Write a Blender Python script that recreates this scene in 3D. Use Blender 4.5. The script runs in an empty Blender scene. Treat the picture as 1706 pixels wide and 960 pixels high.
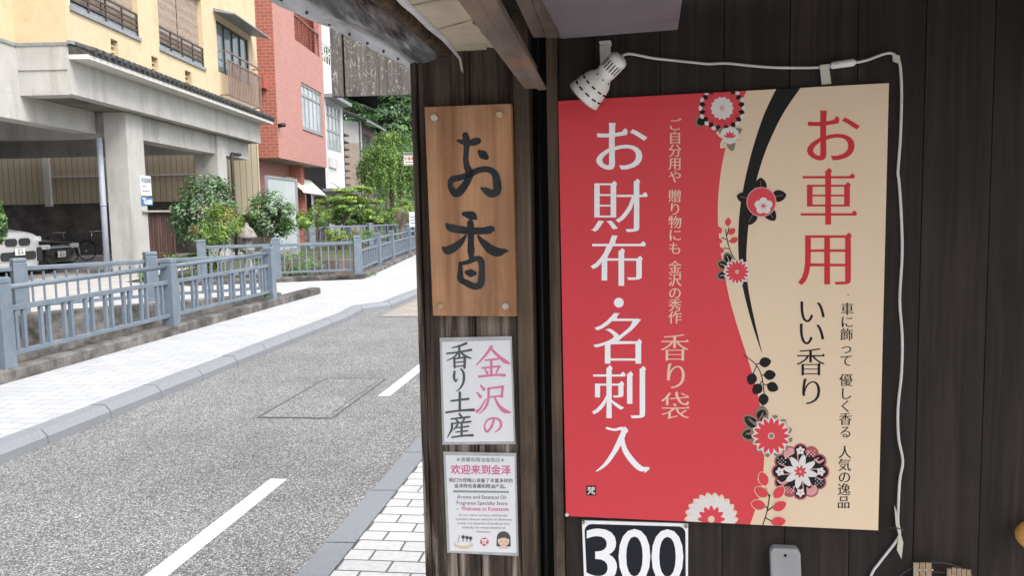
import bpy, bmesh, math, random
import numpy as np
from mathutils import Vector, Matrix
S = bpy.context.scene
COL = S.collection
V = Vector
R = math.radians

# ------------------------------------------------------------------ camera, world, sun, exposure
H = 1.6
FOC = 1400.0
PITCH, ROLL = R(5.35), 0.02
cf = V((0, math.cos(PITCH), -math.sin(PITCH)))
_u0 = V((0, math.sin(PITCH), math.cos(PITCH))); _r0 = V((1, 0, 0))
cr = math.cos(ROLL) * _r0 - math.sin(ROLL) * _u0
cu = math.cos(ROLL) * _u0 + math.sin(ROLL) * _r0
CAM = V((0, 0, H))
cam = bpy.data.cameras.new('camera'); co = bpy.data.objects.new('camera', cam); COL.objects.link(co)
co.matrix_world = Matrix(((cr.x, cu.x, -cf.x, 0), (cr.y, cu.y, -cf.y, 0), (cr.z, cu.z, -cf.z, H), (0, 0, 0, 1)))
cam.sensor_fit = 'HORIZONTAL'; cam.sensor_width = 36.0
cam.lens = FOC / 1706 * 36.0
cam.clip_start = 0.05; cam.clip_end = 3000
S.camera = co

SUN_EL, SUN_AZ = R(52), R(128)          # azimuth clockwise from +Y
w = bpy.data.worlds.new('World'); S.world = w; w.use_nodes = True
nt = w.node_tree; nt.nodes.clear()
sky = nt.nodes.new('ShaderNodeTexSky'); sky.sky_type = 'NISHITA'; sky.sun_disc = False
sky.sun_elevation = SUN_EL; sky.sun_rotation = SUN_AZ; sky.dust_density = 4.0; sky.air_density = 1.0; sky.ozone_density = 1.0
hs = nt.nodes.new('ShaderNodeHueSaturation'); hs.inputs['Saturation'].default_value = 0.36
bg = nt.nodes.new('ShaderNodeBackground'); bg.inputs['Strength'].default_value = 0.15
wo = nt.nodes.new('ShaderNodeOutputWorld')
nt.links.new(sky.outputs[0], hs.inputs['Color']); nt.links.new(hs.outputs[0], bg.inputs['Color']); nt.links.new(bg.outputs[0], wo.inputs[0])
sl = bpy.data.lights.new('sun', 'SUN'); sl.energy = 1.15; sl.angle = R(30); sl.color = (1.0, 0.96, 0.9)
so = bpy.data.objects.new('sun', sl); COL.objects.link(so)
sd = V((math.sin(SUN_AZ) * math.cos(SUN_EL), math.cos(SUN_AZ) * math.cos(SUN_EL), math.sin(SUN_EL)))
so.rotation_euler = sd.to_track_quat('Z', 'Y').to_euler(); so.location = sd * 60
S.view_settings.view_transform = 'Standard'; S.view_settings.look = 'None'
S.view_settings.exposure = 1.12; S.view_settings.gamma = 1.0
S.render.engine = 'CYCLES'
S.cycles.use_denoising = True
S.cycles.max_bounces = 8; S.cycles.diffuse_bounces = 4; S.cycles.transparent_max_bounces = 12
S.cycles.sample_clamp_indirect = 6.0

# ------------------------------------------------------------------ measuring helpers (photo pixel -> ray -> real surface)
def ray(x, y): return cf + cr * ((x - 853) / FOC) + cu * ((480 - y) / FOC)
def gp(x, y, z=0.0):
    d = ray(x, y); return CAM + d * ((z - H) / d.z)
def at(x, y, Y):
    d = ray(x, y); return CAM + d * (Y / d.y)
def on_plane(x, y, p, n):
    d = ray(x, y); return CAM + d * ((p - CAM).dot(n) / d.dot(n))

# ------------------------------------------------------------------ materials
def mat(name, c1, c2=None, scale=8.0, rough=0.7, metal=0.0, stretch=(1, 1, 1), bump=0.0, bscale=None, detail=6.0,
        lo=0.35, hi=0.65, island=0.0, spec=0.5, c3=None, c3scale=2.0, c3lo=0.55, c3hi=0.7, coords='Object', trans=0.0, bdist=0.01, distort=0.0, c3stretch=None, c3rough=None):
    m = bpy.data.materials.new(name); m.use_nodes = True
    t = m.node_tree; N = t.nodes; L = t.links
    b = N['Principled BSDF']
    b.inputs['Roughness'].default_value = rough; b.inputs['Metallic'].default_value = metal
    b.inputs['Specular IOR Level'].default_value = spec
    if trans: b.inputs['Transmission Weight'].default_value = trans
    tc = N.new('ShaderNodeTexCoord'); mp = N.new('ShaderNodeMapping'); mp.inputs['Scale'].default_value = stretch
    L.new(tc.outputs[coords], mp.inputs[0])
    vec = mp.outputs[0]
    if island:
        g = N.new('ShaderNodeNewGeometry'); vm = N.new('ShaderNodeVectorMath'); vm.operation = 'SCALE'
        vm.inputs[0].default_value = (37, 53, 71); L.new(g.outputs['Random Per Island'], vm.inputs['Scale'])
        va = N.new('ShaderNodeVectorMath'); va.operation = 'ADD'; L.new(vec, va.inputs[0]); L.new(vm.outputs[0], va.inputs[1]); vec = va.outputs[0]
    out = None
    if c2 is not None:
        n = N.new('ShaderNodeTexNoise'); n.inputs['Scale'].default_value = scale; n.inputs['Detail'].default_value = detail
        n.inputs['Roughness'].default_value = 0.6; n.inputs['Distortion'].default_value = distort
        L.new(vec, n.inputs['Vector'])
        rp = N.new('ShaderNodeValToRGB'); rp.color_ramp.elements[0].position = lo; rp.color_ramp.elements[1].position = hi
        rp.color_ramp.elements[0].color = (*c1, 1); rp.color_ramp.elements[1].color = (*c2, 1)
        L.new(n.outputs['Fac'], rp.inputs[0]); out = rp.outputs[0]
    if c3 is not None:
        n3 = N.new('ShaderNodeTexNoise'); n3.inputs['Scale'].default_value = c3scale; n3.inputs['Detail'].default_value = 7
        n3.inputs['Roughness'].default_value = 0.65
        if c3stretch:
            m3 = N.new('ShaderNodeMapping'); m3.inputs['Scale'].default_value = c3stretch; L.new(tc.outputs[coords], m3.inputs[0]); L.new(m3.outputs[0], n3.inputs['Vector'])
        else: L.new(tc.outputs[coords], n3.inputs['Vector'])
        mr = N.new('ShaderNodeMapRange'); mr.inputs[1].default_value = c3lo; mr.inputs[2].default_value = c3hi; L.new(n3.outputs['Fac'], mr.inputs[0])
        mx = N.new('ShaderNodeMix'); mx.data_type = 'RGBA'; L.new(mr.outputs[0], mx.inputs['Factor'])
        if out is None: mx.inputs['A'].default_value = (*c1, 1)
        else: L.new(out, mx.inputs['A'])
        mx.inputs['B'].default_value = (*c3, 1); out = mx.outputs['Result']
        if c3rough is not None:
            m4 = N.new('ShaderNodeMapRange'); m4.inputs[3].default_value = rough; m4.inputs[4].default_value = c3rough
            L.new(mr.outputs[0], m4.inputs[0]); L.new(m4.outputs[0], b.inputs['Roughness'])
    if island and out is not None:
        h2 = N.new('ShaderNodeHueSaturation'); m5 = N.new('ShaderNodeMapRange')
        m5.inputs[3].default_value = 1 - island; m5.inputs[4].default_value = 1 + island
        L.new(g.outputs['Random Per Island'], m5.inputs[0]); L.new(m5.outputs[0], h2.inputs['Value']); L.new(out, h2.inputs['Color']); out = h2.outputs[0]
    if out is None: b.inputs['Base Color'].default_value = (*c1, 1)
    else: L.new(out, b.inputs['Base Color'])
    if bump:
        nb = N.new('ShaderNodeTexNoise'); nb.inputs['Scale'].default_value = bscale or scale * 2; nb.inputs['Detail'].default_value = 8
        L.new(vec, nb.inputs['Vector'])
        bp = N.new('ShaderNodeBump'); bp.inputs['Strength'].default_value = bump; bp.inputs['Distance'].default_value = bdist
        L.new(nb.outputs['Fac'], bp.inputs['Height']); L.new(bp.outputs[0], b.inputs['Normal'])
    return m

def brick_mat(name, c1, c2, mortar, bw, bh, msize=0.006, rough=0.8, bump=0.3, rot=0.0, axes='xy', off=0.5, stain=None, sscale=1.5):
    m = bpy.data.materials.new(name); m.use_nodes = True
    t = m.node_tree; N = t.nodes; L = t.links; b = N['Principled BSDF']; b.inputs['Roughness'].default_value = rough
    tc = N.new('ShaderNodeTexCoord'); vec = tc.outputs['Object']
    mp = N.new('ShaderNodeMapping'); mp.inputs['Rotation'].default_value = (0, 0, rot); L.new(vec, mp.inputs[0]); vec = mp.outputs[0]
    if axes != 'xy':
        sp = N.new('ShaderNodeSeparateXYZ'); L.new(vec, sp.inputs[0]); cb = N.new('ShaderNodeCombineXYZ')
        if axes == 'xz': L.new(sp.outputs[0], cb.inputs[0]); L.new(sp.outputs[2], cb.inputs[1])
        else: L.new(sp.outputs[1], cb.inputs[0]); L.new(sp.outputs[2], cb.inputs[1])
        vec = cb.outputs[0]
    k = N.new('ShaderNodeTexBrick'); k.inputs['Scale'].default_value = 1.0; k.inputs['Brick Width'].default_value = bw; k.inputs['Row Height'].default_value = bh
    k.inputs['Mortar Size'].default_value = msize; k.inputs['Mortar Smooth'].default_value = 0.2; k.offset = off
    k.inputs['Color1'].default_value = (*c1, 1); k.inputs['Color2'].default_value = (*c2, 1); k.inputs['Mortar'].default_value = (*mortar, 1); k.inputs['Bias'].default_value = 0
    nd = N.new('ShaderNodeTexNoise'); nd.inputs['Scale'].default_value = 3; nd.inputs['Detail'].default_value = 2; L.new(vec, nd.inputs['Vector'])
    vm = N.new('ShaderNodeVectorMath'); vm.operation = 'MULTIPLY_ADD'; vm.inputs[1].default_value = (0.012, 0.012, 0)
    L.new(nd.outputs['Color'], vm.inputs[0]); L.new(vec, vm.inputs[2])
    L.new(vm.outputs[0], k.inputs['Vector'])
    out = k.outputs['Color']
    n = N.new('ShaderNodeTexNoise'); n.inputs['Scale'].default_value = 40; n.inputs['Detail'].default_value = 6; L.new(tc.outputs['Object'], n.inputs['Vector'])
    mr = N.new('ShaderNodeMapRange'); mr.inputs[1].default_value = 0.25; mr.inputs[2].default_value = 0.75; mr.inputs[3].default_value = 0.86; mr.inputs[4].default_value = 1.1; L.new(n.outputs['Fac'], mr.inputs[0])
    h = N.new('ShaderNodeHueSaturation'); L.new(mr.outputs[0], h.inputs['Value']); L.new(out, h.inputs['Color']); out = h.outputs[0]
    if stain:
        n2 = N.new('ShaderNodeTexNoise'); n2.inputs['Scale'].default_value = sscale; n2.inputs['Detail'].default_value = 8; n2.inputs['Roughness'].default_value = 0.7; L.new(tc.outputs['Object'], n2.inputs['Vector'])
        m2 = N.new('ShaderNodeMapRange'); m2.inputs[1].default_value = 0.52; m2.inputs[2].default_value = 0.8; m2.inputs[4].default_value = 0.7; L.new(n2.outputs['Fac'], m2.inputs[0])
        mx = N.new('ShaderNodeMix'); mx.data_type = 'RGBA'; L.new(m2.outputs[0], mx.inputs['Factor']); L.new(out, mx.inputs['A']); mx.inputs['B'].default_value = (*stain, 1); out = mx.outputs['Result']
    L.new(out, b.inputs['Base Color'])
    bp = N.new('ShaderNodeBump'); bp.inputs['Strength'].default_value = bump; bp.inputs['Distance'].default_value = 0.004; bp.invert = True
    L.new(k.outputs['Fac'], bp.inputs['Height']); L.new(bp.outputs[0], b.inputs['Normal'])
    return m

def asphalt_mat():
    m = bpy.data.materials.new('asphalt'); m.use_nodes = True
    t = m.node_tree; N = t.nodes; L = t.links; b = N['Principled BSDF']; b.inputs['Roughness'].default_value = 0.85
    tc = N.new('ShaderNodeTexCoord')
    def vor(s):
        v = N.new('ShaderNodeTexVoronoi'); v.inputs['Scale'].default_value = s; L.new(tc.outputs['Object'], v.inputs['Vector']); return v
    v1 = vor(150); sp = N.new('ShaderNodeSeparateColor'); L.new(v1.outputs['Color'], sp.inputs[0])
    rp = N.new('ShaderNodeValToRGB'); e = rp.color_ramp.elements
    e[0].position = 0.0; e[0].color = (0.09, 0.09, 0.094, 1); e[1].position = 1.0; e[1].color = (0.68, 0.675, 0.675, 1)
    for p, c in ((0.35, (0.165, 0.165, 0.17)), (0.6, (0.265, 0.263, 0.264)), (0.8, (0.42, 0.417, 0.416))):
        q = e.new(p); q.color = (*c, 1)
    L.new(sp.outputs[0], rp.inputs[0])
    d = N.new('ShaderNodeMapRange'); d.inputs[1].default_value = 0.15; d.inputs[2].default_value = 0.75; d.inputs[3].default_value = 1.0; d.inputs[4].default_value = 0.5
    L.new(v1.outputs['Distance'], d.inputs[0])
    n = N.new('ShaderNodeTexNoise'); n.inputs['Scale'].default_value = 0.9; n.inputs['Detail'].default_value = 8; n.inputs['Roughness'].default_value = 0.7; L.new(tc.outputs['Object'], n.inputs['Vector'])
    m2 = N.new('ShaderNodeMapRange'); m2.inputs[1].default_value = 0.3; m2.inputs[2].default_value = 0.7; m2.inputs[3].default_value = 0.82; m2.inputs[4].default_value = 1.22; L.new(n.outputs['Fac'], m2.inputs[0])
    mm = N.new('ShaderNodeMath'); mm.operation = 'MULTIPLY'; L.new(d.outputs[0], mm.inputs[0]); L.new(m2.outputs[0], mm.inputs[1])
    h = N.new('ShaderNodeHueSaturation'); L.new(mm.outputs[0], h.inputs['Value']); L.new(rp.outputs[0], h.inputs['Color']); L.new(h.outputs[0], b.inputs['Base Color'])
    bp = N.new('ShaderNodeBump'); bp.inputs['Strength'].default_value = 0.5; bp.inputs['Distance'].default_value = 0.004; bp.invert = True
    L.new(v1.outputs['Distance'], bp.inputs['Height']); L.new(bp.outputs[0], b.inputs['Normal'])
    return m

def glass_mat(name, tint=(0.25, 0.3, 0.32), rough=0.06):
    return mat(name, tint, tuple(x * 1.5 for x in tint), scale=0.7, rough=rough, spec=1.0)

# ------------------------------------------------------------------ mesh helpers
class MB:
    def __init__(s): s.v = []; s.f = []; s.m = []
    def add(s, vs, fs, mi=0):
        o = len(s.v); s.v += [V(p) for p in vs]; s.f += [tuple(i + o for i in f) for f in fs]; s.m += [mi] * len(fs); return s
    def obox(s, c, ex, ey, ez, mi=0):
        c = V(c); P = [c + sx * ex + sy * ey + sz * ez for sx in (-1, 1) for sy in (-1, 1) for sz in (-1, 1)]
        F = [(0, 1, 3, 2), (4, 6, 7, 5), (0, 4, 5, 1), (2, 3, 7, 6), (0, 2, 6, 4), (1, 5, 7, 3)]
        if ex.cross(ey).dot(ez) < 0: F = [f[::-1] for f in F]
        return s.add(P, F, mi)
    def box(s, lo, hi, mi=0):
        lo = V(lo); hi = V(hi); c = (lo + hi) / 2; h = (hi - lo) / 2
        return s.obox(c, V((h.x, 0, 0)), V((0, h.y, 0)), V((0, 0, h.z)), mi)
    def bar(s, a, b, w, h, up=V((0, 0, 1)), mi=0):
        a = V(a); b = V(b); d = b - a; L = d.length; d = d / L
        side = d.cross(up)
        if side.length < 1e-4: side = d.cross(V((0, 1, 0)))
        side.normalize(); u = side.cross(d).normalized()
        return s.obox((a + b) / 2, side * w / 2, d * L / 2, u * h / 2, mi)
    def tube(s, pts, r, n=8, mi=0, cap=True):
        pts = [V(p) for p in pts]; rs = r if isinstance(r, (list, tuple)) else [r] * len(pts)
        rings = []; prev = None
        for i, p in enumerate(pts):
            d = (pts[min(i + 1, len(pts) - 1)] - pts[max(i - 1, 0)]).normalized()
            if prev is None:
                a = d.cross(V((0, 0, 1)))
                if a.length < 0.1: a = d.cross(V((1, 0, 0)))
                a.normalize()
            else:
                a = prev - d * prev.dot(d); a.normalize()
            prev = a; bb = d.cross(a)
            rings.append([p + (a * math.cos(2 * math.pi * k / n) + bb * math.sin(2 * math.pi * k / n)) * rs[i] for k in range(n)])
        vs = [q for rg in rings for q in rg]; fs = []
        for i in range(len(rings) - 1):
            for k in range(n):
                fs.append((i * n + k, i * n + (k + 1) % n, (i + 1) * n + (k + 1) % n, (i + 1) * n + k))
        if cap: fs.append(tuple(range(n - 1, -1, -1))); fs.append(tuple((len(rings) - 1) * n + k for k in range(n)))
        return s.add(vs, fs, mi)
    def lathe(s, prof, o, ax, n=24, mi=0, arc=None):
        ax = V(ax).normalized(); a = ax.cross(V((0, 0, 1)))
        if a.length < 0.1: a = ax.cross(V((1, 0, 0)))
        a.normalize(); b = ax.cross(a); o = V(o); vs = []; fs = []
        for (t, r) in prof:
            for k in range(n):
                q = 2 * math.pi * k / n; vs.append(o + ax * t + (a * math.cos(q) + b * math.sin(q)) * r)
        for i in range(len(prof) - 1):
            for k in range(n): fs.append((i * n + k, i * n + (k + 1) % n, (i + 1) * n + (k + 1) % n, (i + 1) * n + k))
        return s.add(vs, fs, mi)
    def prism(s, poly, ext, mi=0):
        poly = [V(p) for p in poly]; ext = V(ext); n = len(poly)
        vs = poly + [p + ext for p in poly]
        fs = [tuple(range(n - 1, -1, -1)), tuple(range(n, 2 * n))] + [(i, (i + 1) % n, n + (i + 1) % n, n + i) for i in range(n)]
        return s.add(vs, fs, mi)
    def quad(s, a, b, c, d, mi=0): return s.add([a, b, c, d], [(0, 1, 2, 3)], mi)
    def build(s, name, mats, parent=None, smooth=False, bevel=0.0, fixn=False, subsurf=0):
        me = bpy.data.meshes.new(name)
        off = parent_loc(parent) if parent else V((0, 0, 0))
        me.from_pydata([tuple(p - off) for p in s.v], [], s.f); 
        if not isinstance(mats, (list, tuple)): mats = [mats]
        for m in mats: me.materials.append(m)
        me.polygons.foreach_set('material_index', s.m)
        if smooth: me.polygons.foreach_set('use_smooth', [True] * len(me.polygons))
        if fixn:
            bm = bmesh.new(); bm.from_mesh(me); bmesh.ops.recalc_face_normals(bm, faces=bm.faces); bm.to_mesh(me); bm.free()
        me.update()
        o = bpy.data.objects.new(name, me); COL.objects.link(o)
        if parent: o.parent = parent
        if bevel:
            bv = o.modifiers.new('bevel', 'BEVEL'); bv.width = bevel; bv.segments = 2; bv.limit_method = 'ANGLE'
        if subsurf:
            ss = o.modifiers.new('sub', 'SUBSURF'); ss.levels = subsurf; ss.render_levels = subsurf
        return o
def parent_loc(p):
    l = V((0, 0, 0))
    while p: l = l + p.location; p = p.parent
    return l
def tag(o, label=None, cat=None, group=None, kind=None):
    if label: o['label'] = label
    if cat: o['category'] = cat
    if group: o['group'] = group
    if kind: o['kind'] = kind
    return o
def thing(name, label, cat, loc=(0, 0, 0), group=None):
    o = bpy.data.objects.new(name, None); COL.objects.link(o); o.location = loc; o.empty_display_size = 0.1
    return tag(o, label, cat, group)
def copy_tree(o, parent=None):
    c = o.copy(); COL.objects.link(c)
    if parent: c.parent = parent
    for ch in list(o.children): copy_tree(ch, c)
    return c
UP = V((0, 0, 1))

# ------------------------------------------------------------------ road frame (s along the street, t to its right)
RA = R(7.6)
ru = V((math.sin(RA), math.cos(RA), 0)); rv = V((math.cos(RA), -math.sin(RA), 0))
def st(s, t, z=0.0): return ru * s + rv * t + V((0, 0, z))
def to_st(p): return p.dot(ru), p.dot(rv)

M_asphalt = asphalt_mat()
M_paver_l = brick_mat('pale_paver', (0.40, 0.415, 0.43), (0.47, 0.48, 0.49), (0.27, 0.28, 0.29), 0.30, 0.15, 0.006, rot=RA, stain=(0.33, 0.34, 0.35))
M_paver_r = brick_mat('white_block', (0.48, 0.48, 0.48), (0.56, 0.56, 0.555), (0.12, 0.12, 0.12), 0.23, 0.115, 0.006, rot=RA, stain=(0.4, 0.4, 0.4))
M_kerb = mat('granite_kerb', (0.17, 0.185, 0.205), (0.27, 0.285, 0.305), scale=160, rough=0.85, bump=0.15, bscale=200, c3=(0.2, 0.2, 0.2), c3scale=3, c3lo=0.55, c3hi=0.85)
M_white = mat('road_paint', (0.72, 0.73, 0.74), (0.82, 0.82, 0.82), scale=60, rough=0.7, c3=(0.4, 0.4, 0.4), c3scale=38, c3lo=0.60, c3hi=0.68, bump=0.2, bscale=150)
M_oldconc = mat('stained_concrete', (0.08, 0.075, 0.07), (0.20, 0.19, 0.18), scale=6, rough=0.95, bump=0.4, bscale=40, c3=(0.03, 0.028, 0.026), c3scale=2.2, c3lo=0.42, c3hi=0.66)
M_conc = mat('pale_concrete', (0.39, 0.385, 0.37), (0.47, 0.463, 0.448), scale=1.6, rough=0.9, bump=0.15, bscale=30, c3=(0.27, 0.258, 0.24), c3scale=1.3, c3lo=0.5, c3hi=0.78, c3stretch=(1.6, 1.6, 0.3))
M_canal = mat('dark_canal_wall', (0.035, 0.032, 0.03), (0.10, 0.093, 0.085), scale=4, rough=0.95, bump=0.4, bscale=30, c3=(0.16, 0.145, 0.13), c3scale=2, c3lo=0.55, c3hi=0.7)
M_apron = mat('apron_concrete', (0.36, 0.35, 0.335), (0.46, 0.45, 0.43), scale=3, rough=0.9, bump=0.1, bscale=60)
M_earth = mat('ground', (0.08, 0.07, 0.055), (0.14, 0.125, 0.1), scale=2, rough=0.95, bump=0.3)

# ------------------------------------------------------------------ ground, road, pavements, canal
def slab(name, poly, ztop, depth, mtop, mside, kind='structure'):
    b = MB(); n = len(poly); top = [V((p[0], p[1], ztop)) for p in poly]; bot = [V((p[0], p[1], ztop - depth)) for p in poly]
    area = sum(poly[i][0] * poly[(i + 1) % n][1] - poly[(i + 1) % n][0] * poly[i][1] for i in range(n))
    if area < 0: top.reverse(); bot.reverse()
    b.add(top + bot, [tuple(range(n))], 0)
    b.add(top + bot, [(i, n + i, n + (i + 1) % n, (i + 1) % n) for i in range(n)], 1)
    o = b.build(name, [mtop, mside]); tag(o, kind=kind); return o
def xy(p): return (p.x, p.y)

b = MB(); b.quad((-900, -900, -1.3), (900, -900, -1.3), (900, 1400, -1.3), (-900, 1400, -1.3))
tag(b.build('ground', M_earth), kind='structure')

TL, TR = -4.06, -1.43
slab('road', [xy(st(-20, TL - 0.5)), xy(st(-20, TR + 0.3)), xy(st(70, TR + 0.3)), xy(st(70, TL - 0.5))], 0.0, 1.4, M_asphalt, M_oldconc)
# left kerb line with the bend near the bridge
kl = [st(s, TL) for s in np.arange(-8, 12.6, 0.742)]
bend = [gp(604, 520.6), gp(652, 514), gp(671, 505.6), gp(697, 495)]
klast = kl[-1]
kpts = kl + bend
dirb = (bend[-1] - bend[-2]).normalized()
for k in range(1, 28): kpts.append(bend[-1] + ru * 0.742 * k)
def offs(pts, d):
    out = []
    for i, p in enumerate(pts):
        t = (pts[min(i + 1, len(pts) - 1)] - pts[max(i - 1, 0)]).normalized()
        out.append(p + V((-t.y, t.x, 0)) * d)
    return out
KW = 0.17
back = offs(kpts, KW)
kin = offs(kpts, 0.045)
b = MB()
for i in range(len(kpts) - 1):
    g = 0.006 / max(0.2, (kpts[i + 1] - kpts[i]).length)
    def L(A, u): return A[i].lerp(A[i + 1], u)
    for (u0, u1) in ((g, 1 - g),):
        f0, f1, k0, k1, b0, b1 = L(kpts, u0), L(kpts, u1), L(kin, u0), L(kin, u1), L(back, u0), L(back, u1)
        zt = 0.112 + random.Random(i).uniform(-0.003, 0.003)
        q = [f0, f1, f0 + UP * 0.06, f1 + UP * 0.06, k0 + UP * zt, k1 + UP * zt, b0 + UP * zt, b1 + UP * zt, b0, b1]
        b.add(q, [(0, 1, 3, 2), (2, 3, 5, 4), (4, 5, 7, 6), (0, 2, 4, 6, 8), (1, 9, 7, 5, 3)])
tag(b.build('kerb_beside_fence', M_kerb, fixn=True), kind='structure')
FT = -5.73
f3c = V((-3.5, 19.15, 0)); f3l = V((-6.72, 18.25, 0))
pav = [p.copy() for p in offs(kpts, KW + 0.004)]
left_pts = [V((-3.3, 45, 0)), V((-3.34, 18.86, 0)), V((-6.9, 17.95, 0)), V((-6.3, 17.2, 0)), V((-6.76, 15.7, 0)), V((-7.6, 13.8, 0)), V((-7.45, 12.62, 0)), V((-4.02, 15.2, 0)), st(14.9, FT + 0.11), st(-8, FT + 0.11)]
slab('pavement_by_canal', [xy(p) for p in pav] + [xy(p) for p in left_pts], 0.1, 1.4, M_paver_l, M_canal)
slab('parking_apron', [(-8.4, -6), (-8.05, 12.0), (-7.45, 12.625), (-7.604, 13.8), (-6.764, 15.7), (-6.304, 17.2), (-6.9, 17.952), (-9.0, 19.5), (-9.6, 34), (-40, 34), (-40, -6)], 0.098, 1.4, M_apron, M_canal)
M_soil = mat('planting_soil', (0.05, 0.045, 0.03), (0.11, 0.1, 0.06), scale=5, rough=0.95, bump=0.5, c3=(0.06, 0.1, 0.03), c3scale=3, c3lo=0.45, c3hi=0.6)
slab('planting_bed', [(-9.004, 19.5), (-6.904, 17.956), (-5.6, 18.5), (-5.4, 60), (-14, 60), (-14, 34.01), (-9.604, 34.01)], 0.05, 1.3, M_soil, M_oldconc)
slab('canal_bank', [(-3.34, 45.01), (-3.3, 60), (-1.0, 60), (-1.0, 45.01)], 0.09, 1.3, M_paver_l, M_oldconc)
M_water = mat('canal_water', (0.02, 0.025, 0.022), (0.035, 0.04, 0.034), scale=2, rough=0.08, bump=0.2, bscale=12)
b = MB(); b.quad((-8.3, -6, -1.1), (-3.2, -6, -1.1), (-3.2, 60, -1.1), (-8.3, 60, -1.1)); tag(b.build('canal_water', M_water), kind='structure')
# right kerb and shop pavement
b = MB()
for k in range(60):
    s0 = -6 + k * 0.75; z = 0.024
    b.add([st(s0 + 0.004, TR, -0.05), st(s0 + 0.746, TR, -0.05), st(s0 + 0.746, TR, z), st(s0 + 0.004, TR, z), st(s0 + 0.004, TR + 0.15, z + 0.004), st(s0 + 0.746, TR + 0.15, z + 0.004)],
          [(0, 1, 2, 3), (3, 2, 5, 4)])
tag(b.build('kerb_by_shop', M_kerb, fixn=True), kind='structure')
slab('pavement_by_shop', [xy(st(-6, TR + 0.154)), xy(st(-6, 6)), xy(st(60, 6)), xy(st(60, TR + 0.154))], 0.026, 0.5, M_paver_r, M_oldconc)

# painted dashes (worn centre line)
dw = 0.105
def dash(s0, s1, t):
    bb = MB(); bb.quad(st(s0, t - dw / 2, 0.004), st(s0, t + dw / 2, 0.004), st(s1, t + dw / 2, 0.004), st(s1, t - dw / 2, 0.004)); return bb
b = MB()
for (s0, s1) in ((-1.6, 0.4), (2.6, 4.72), (6.98, 9.1), (11.4, 13.5)):
    p0 = -2.075 - (0.0 if s0 < 6 else -0.0)
    b.quad(st(s0, p0 - dw / 2, 0.004), st(s0, p0 + dw / 2, 0.004), st(s1, p0 + dw / 2, 0.004), st(s1, p0 - dw / 2, 0.004))
tag(b.build('road_marking', M_white), kind='structure')
M_patch = mat('brown_road_patch', (0.24, 0.21, 0.18), (0.36, 0.33, 0.29), scale=40, rough=0.9, bump=0.3, bscale=120, c3=(0.5, 0.49, 0.47), c3scale=2.5, c3lo=0.58, c3hi=0.66)
q_ = gp(640, 527); s_e, _ = to_st(q_); b = MB(); b.quad(st(s_e, TL + 0.35, 0.004), st(s_e, TR, 0.004), st(s_e + 9, TR, 0.004), st(s_e + 9, TL + 0.35, 0.004)); tag(b.build('road_patch', M_patch), kind='structure')
b = MB(); b.quad(st(s_e - 0.1, TL + 0.3, 0.006), st(s_e - 0.1, TR, 0.006), st(s_e, TR, 0.006), st(s_e, TL + 0.3, 0.006)); tag(b.build('road_joint', M_kerb), kind='structure')
# square inspection cover filled with asphalt, with a steel edge
M_steel = mat('worn_steel', (0.16, 0.16, 0.165), (0.26, 0.26, 0.27), scale=30, rough=0.5, metal=0.6, c3=(0.1, 0.07, 0.05), c3scale=12)
mc = [gp(455, 690), gp(548, 697), gp(630, 637), gp(540, 632)]
cen = sum(mc, V()) / 4
hs_, ht_ = 0.75, 0.29
cs, ct = to_st(cen)
mroot = thing('inspection_cover', 'square road inspection cover filled with asphalt inside a thin steel rim', 'manhole cover', st(cs, ct, 0))
M_cover = asphalt_mat(); M_cover.name = 'cover_fill'
b = MB(); b.quad(st(cs - hs_, ct - ht_, 0.003), st(cs - hs_, ct + ht_, 0.003), st(cs + hs_, ct + ht_, 0.003), st(cs + hs_, ct - ht_, 0.003)); b.build('cover_plate', M_cover, mroot)
b = MB()
for (a0, a1, c0, c1) in ((-hs_ - .02, hs_ + .02, -ht_ - .02, -ht_), (-hs_ - .02, hs_ + .02, ht_, ht_ + .02), (-hs_ - .02, -hs_, -ht_, ht_), (hs_, hs_ + .02, -ht_, ht_), (-hs_ + .03, hs_ - .03, ht_ - .045, ht_ - .035)):
    b.quad(st(cs + a0, ct + c0, 0.006), st(cs + a0, ct + c1, 0.006), st(cs + a1, ct + c1, 0.006), st(cs + a1, ct + c0, 0.006))
b.build('rim', M_steel, mroot)
b = MB(); b.lathe([(0.004, 0.0), (0.0055, 0.07), (0.0055, 0.1), (0.003, 0.11)], st(cs + 0.0, ct), UP, 20); b.build('hand_hole', M_cover, mroot)

# coping under the first fence
def coping(name, a, c, w, z0, z1, label):
    bb = MB(); a = V(a); c = V(c); d = (c - a).normalized(); sd_ = d.cross(UP)
    n = max(1, int((c - a).length / 1.5)); L_ = (c - a).length / n
    prof = [(-w / 2, z0), (w / 2, z0), (w / 2, z1 - 0.02), (w / 2 - 0.02, z1), (-w / 2 + 0.02, z1), (-w / 2, z1 - 0.02)]
    for i in range(n):
        p = a + d * (L_ * i + 0.003); e = d * (L_ - 0.006)
        bb.prism([p + sd_ * x + UP * z for x, z in prof], e)
    o = bb.build(name, M_oldconc, fixn=True); tag(o, label, 'coping'); return o
coping('fence_coping', st(-3, FT + 0.0), st(15.05, FT + 0.0), 0.22, -1.2, 0.22, 'long stained concrete coping under the nearest blue grey fence')
b = MB()
coping('fence_coping', V((-7.62, 12.32, 0)), V((-4.2, 15.1, 0)) , 0.2, -1.2, 0.19, 'concrete coping under the slanting fence between canal and parking')
coping('fence_coping', V((-6.95, 18.12, 0)), V((-3.5, 19.06, 0)), 0.22, -1.2, 0.2, 'concrete coping under the short bridge-side fence facing the camera')
coping('fence_coping', V((-3.44, 18.98, 0)), V((-3.4, 34.0, 0)), 0.22, -1.2, 0.2, 'receding concrete coping with weeds beside the sunlit pavement')

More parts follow.
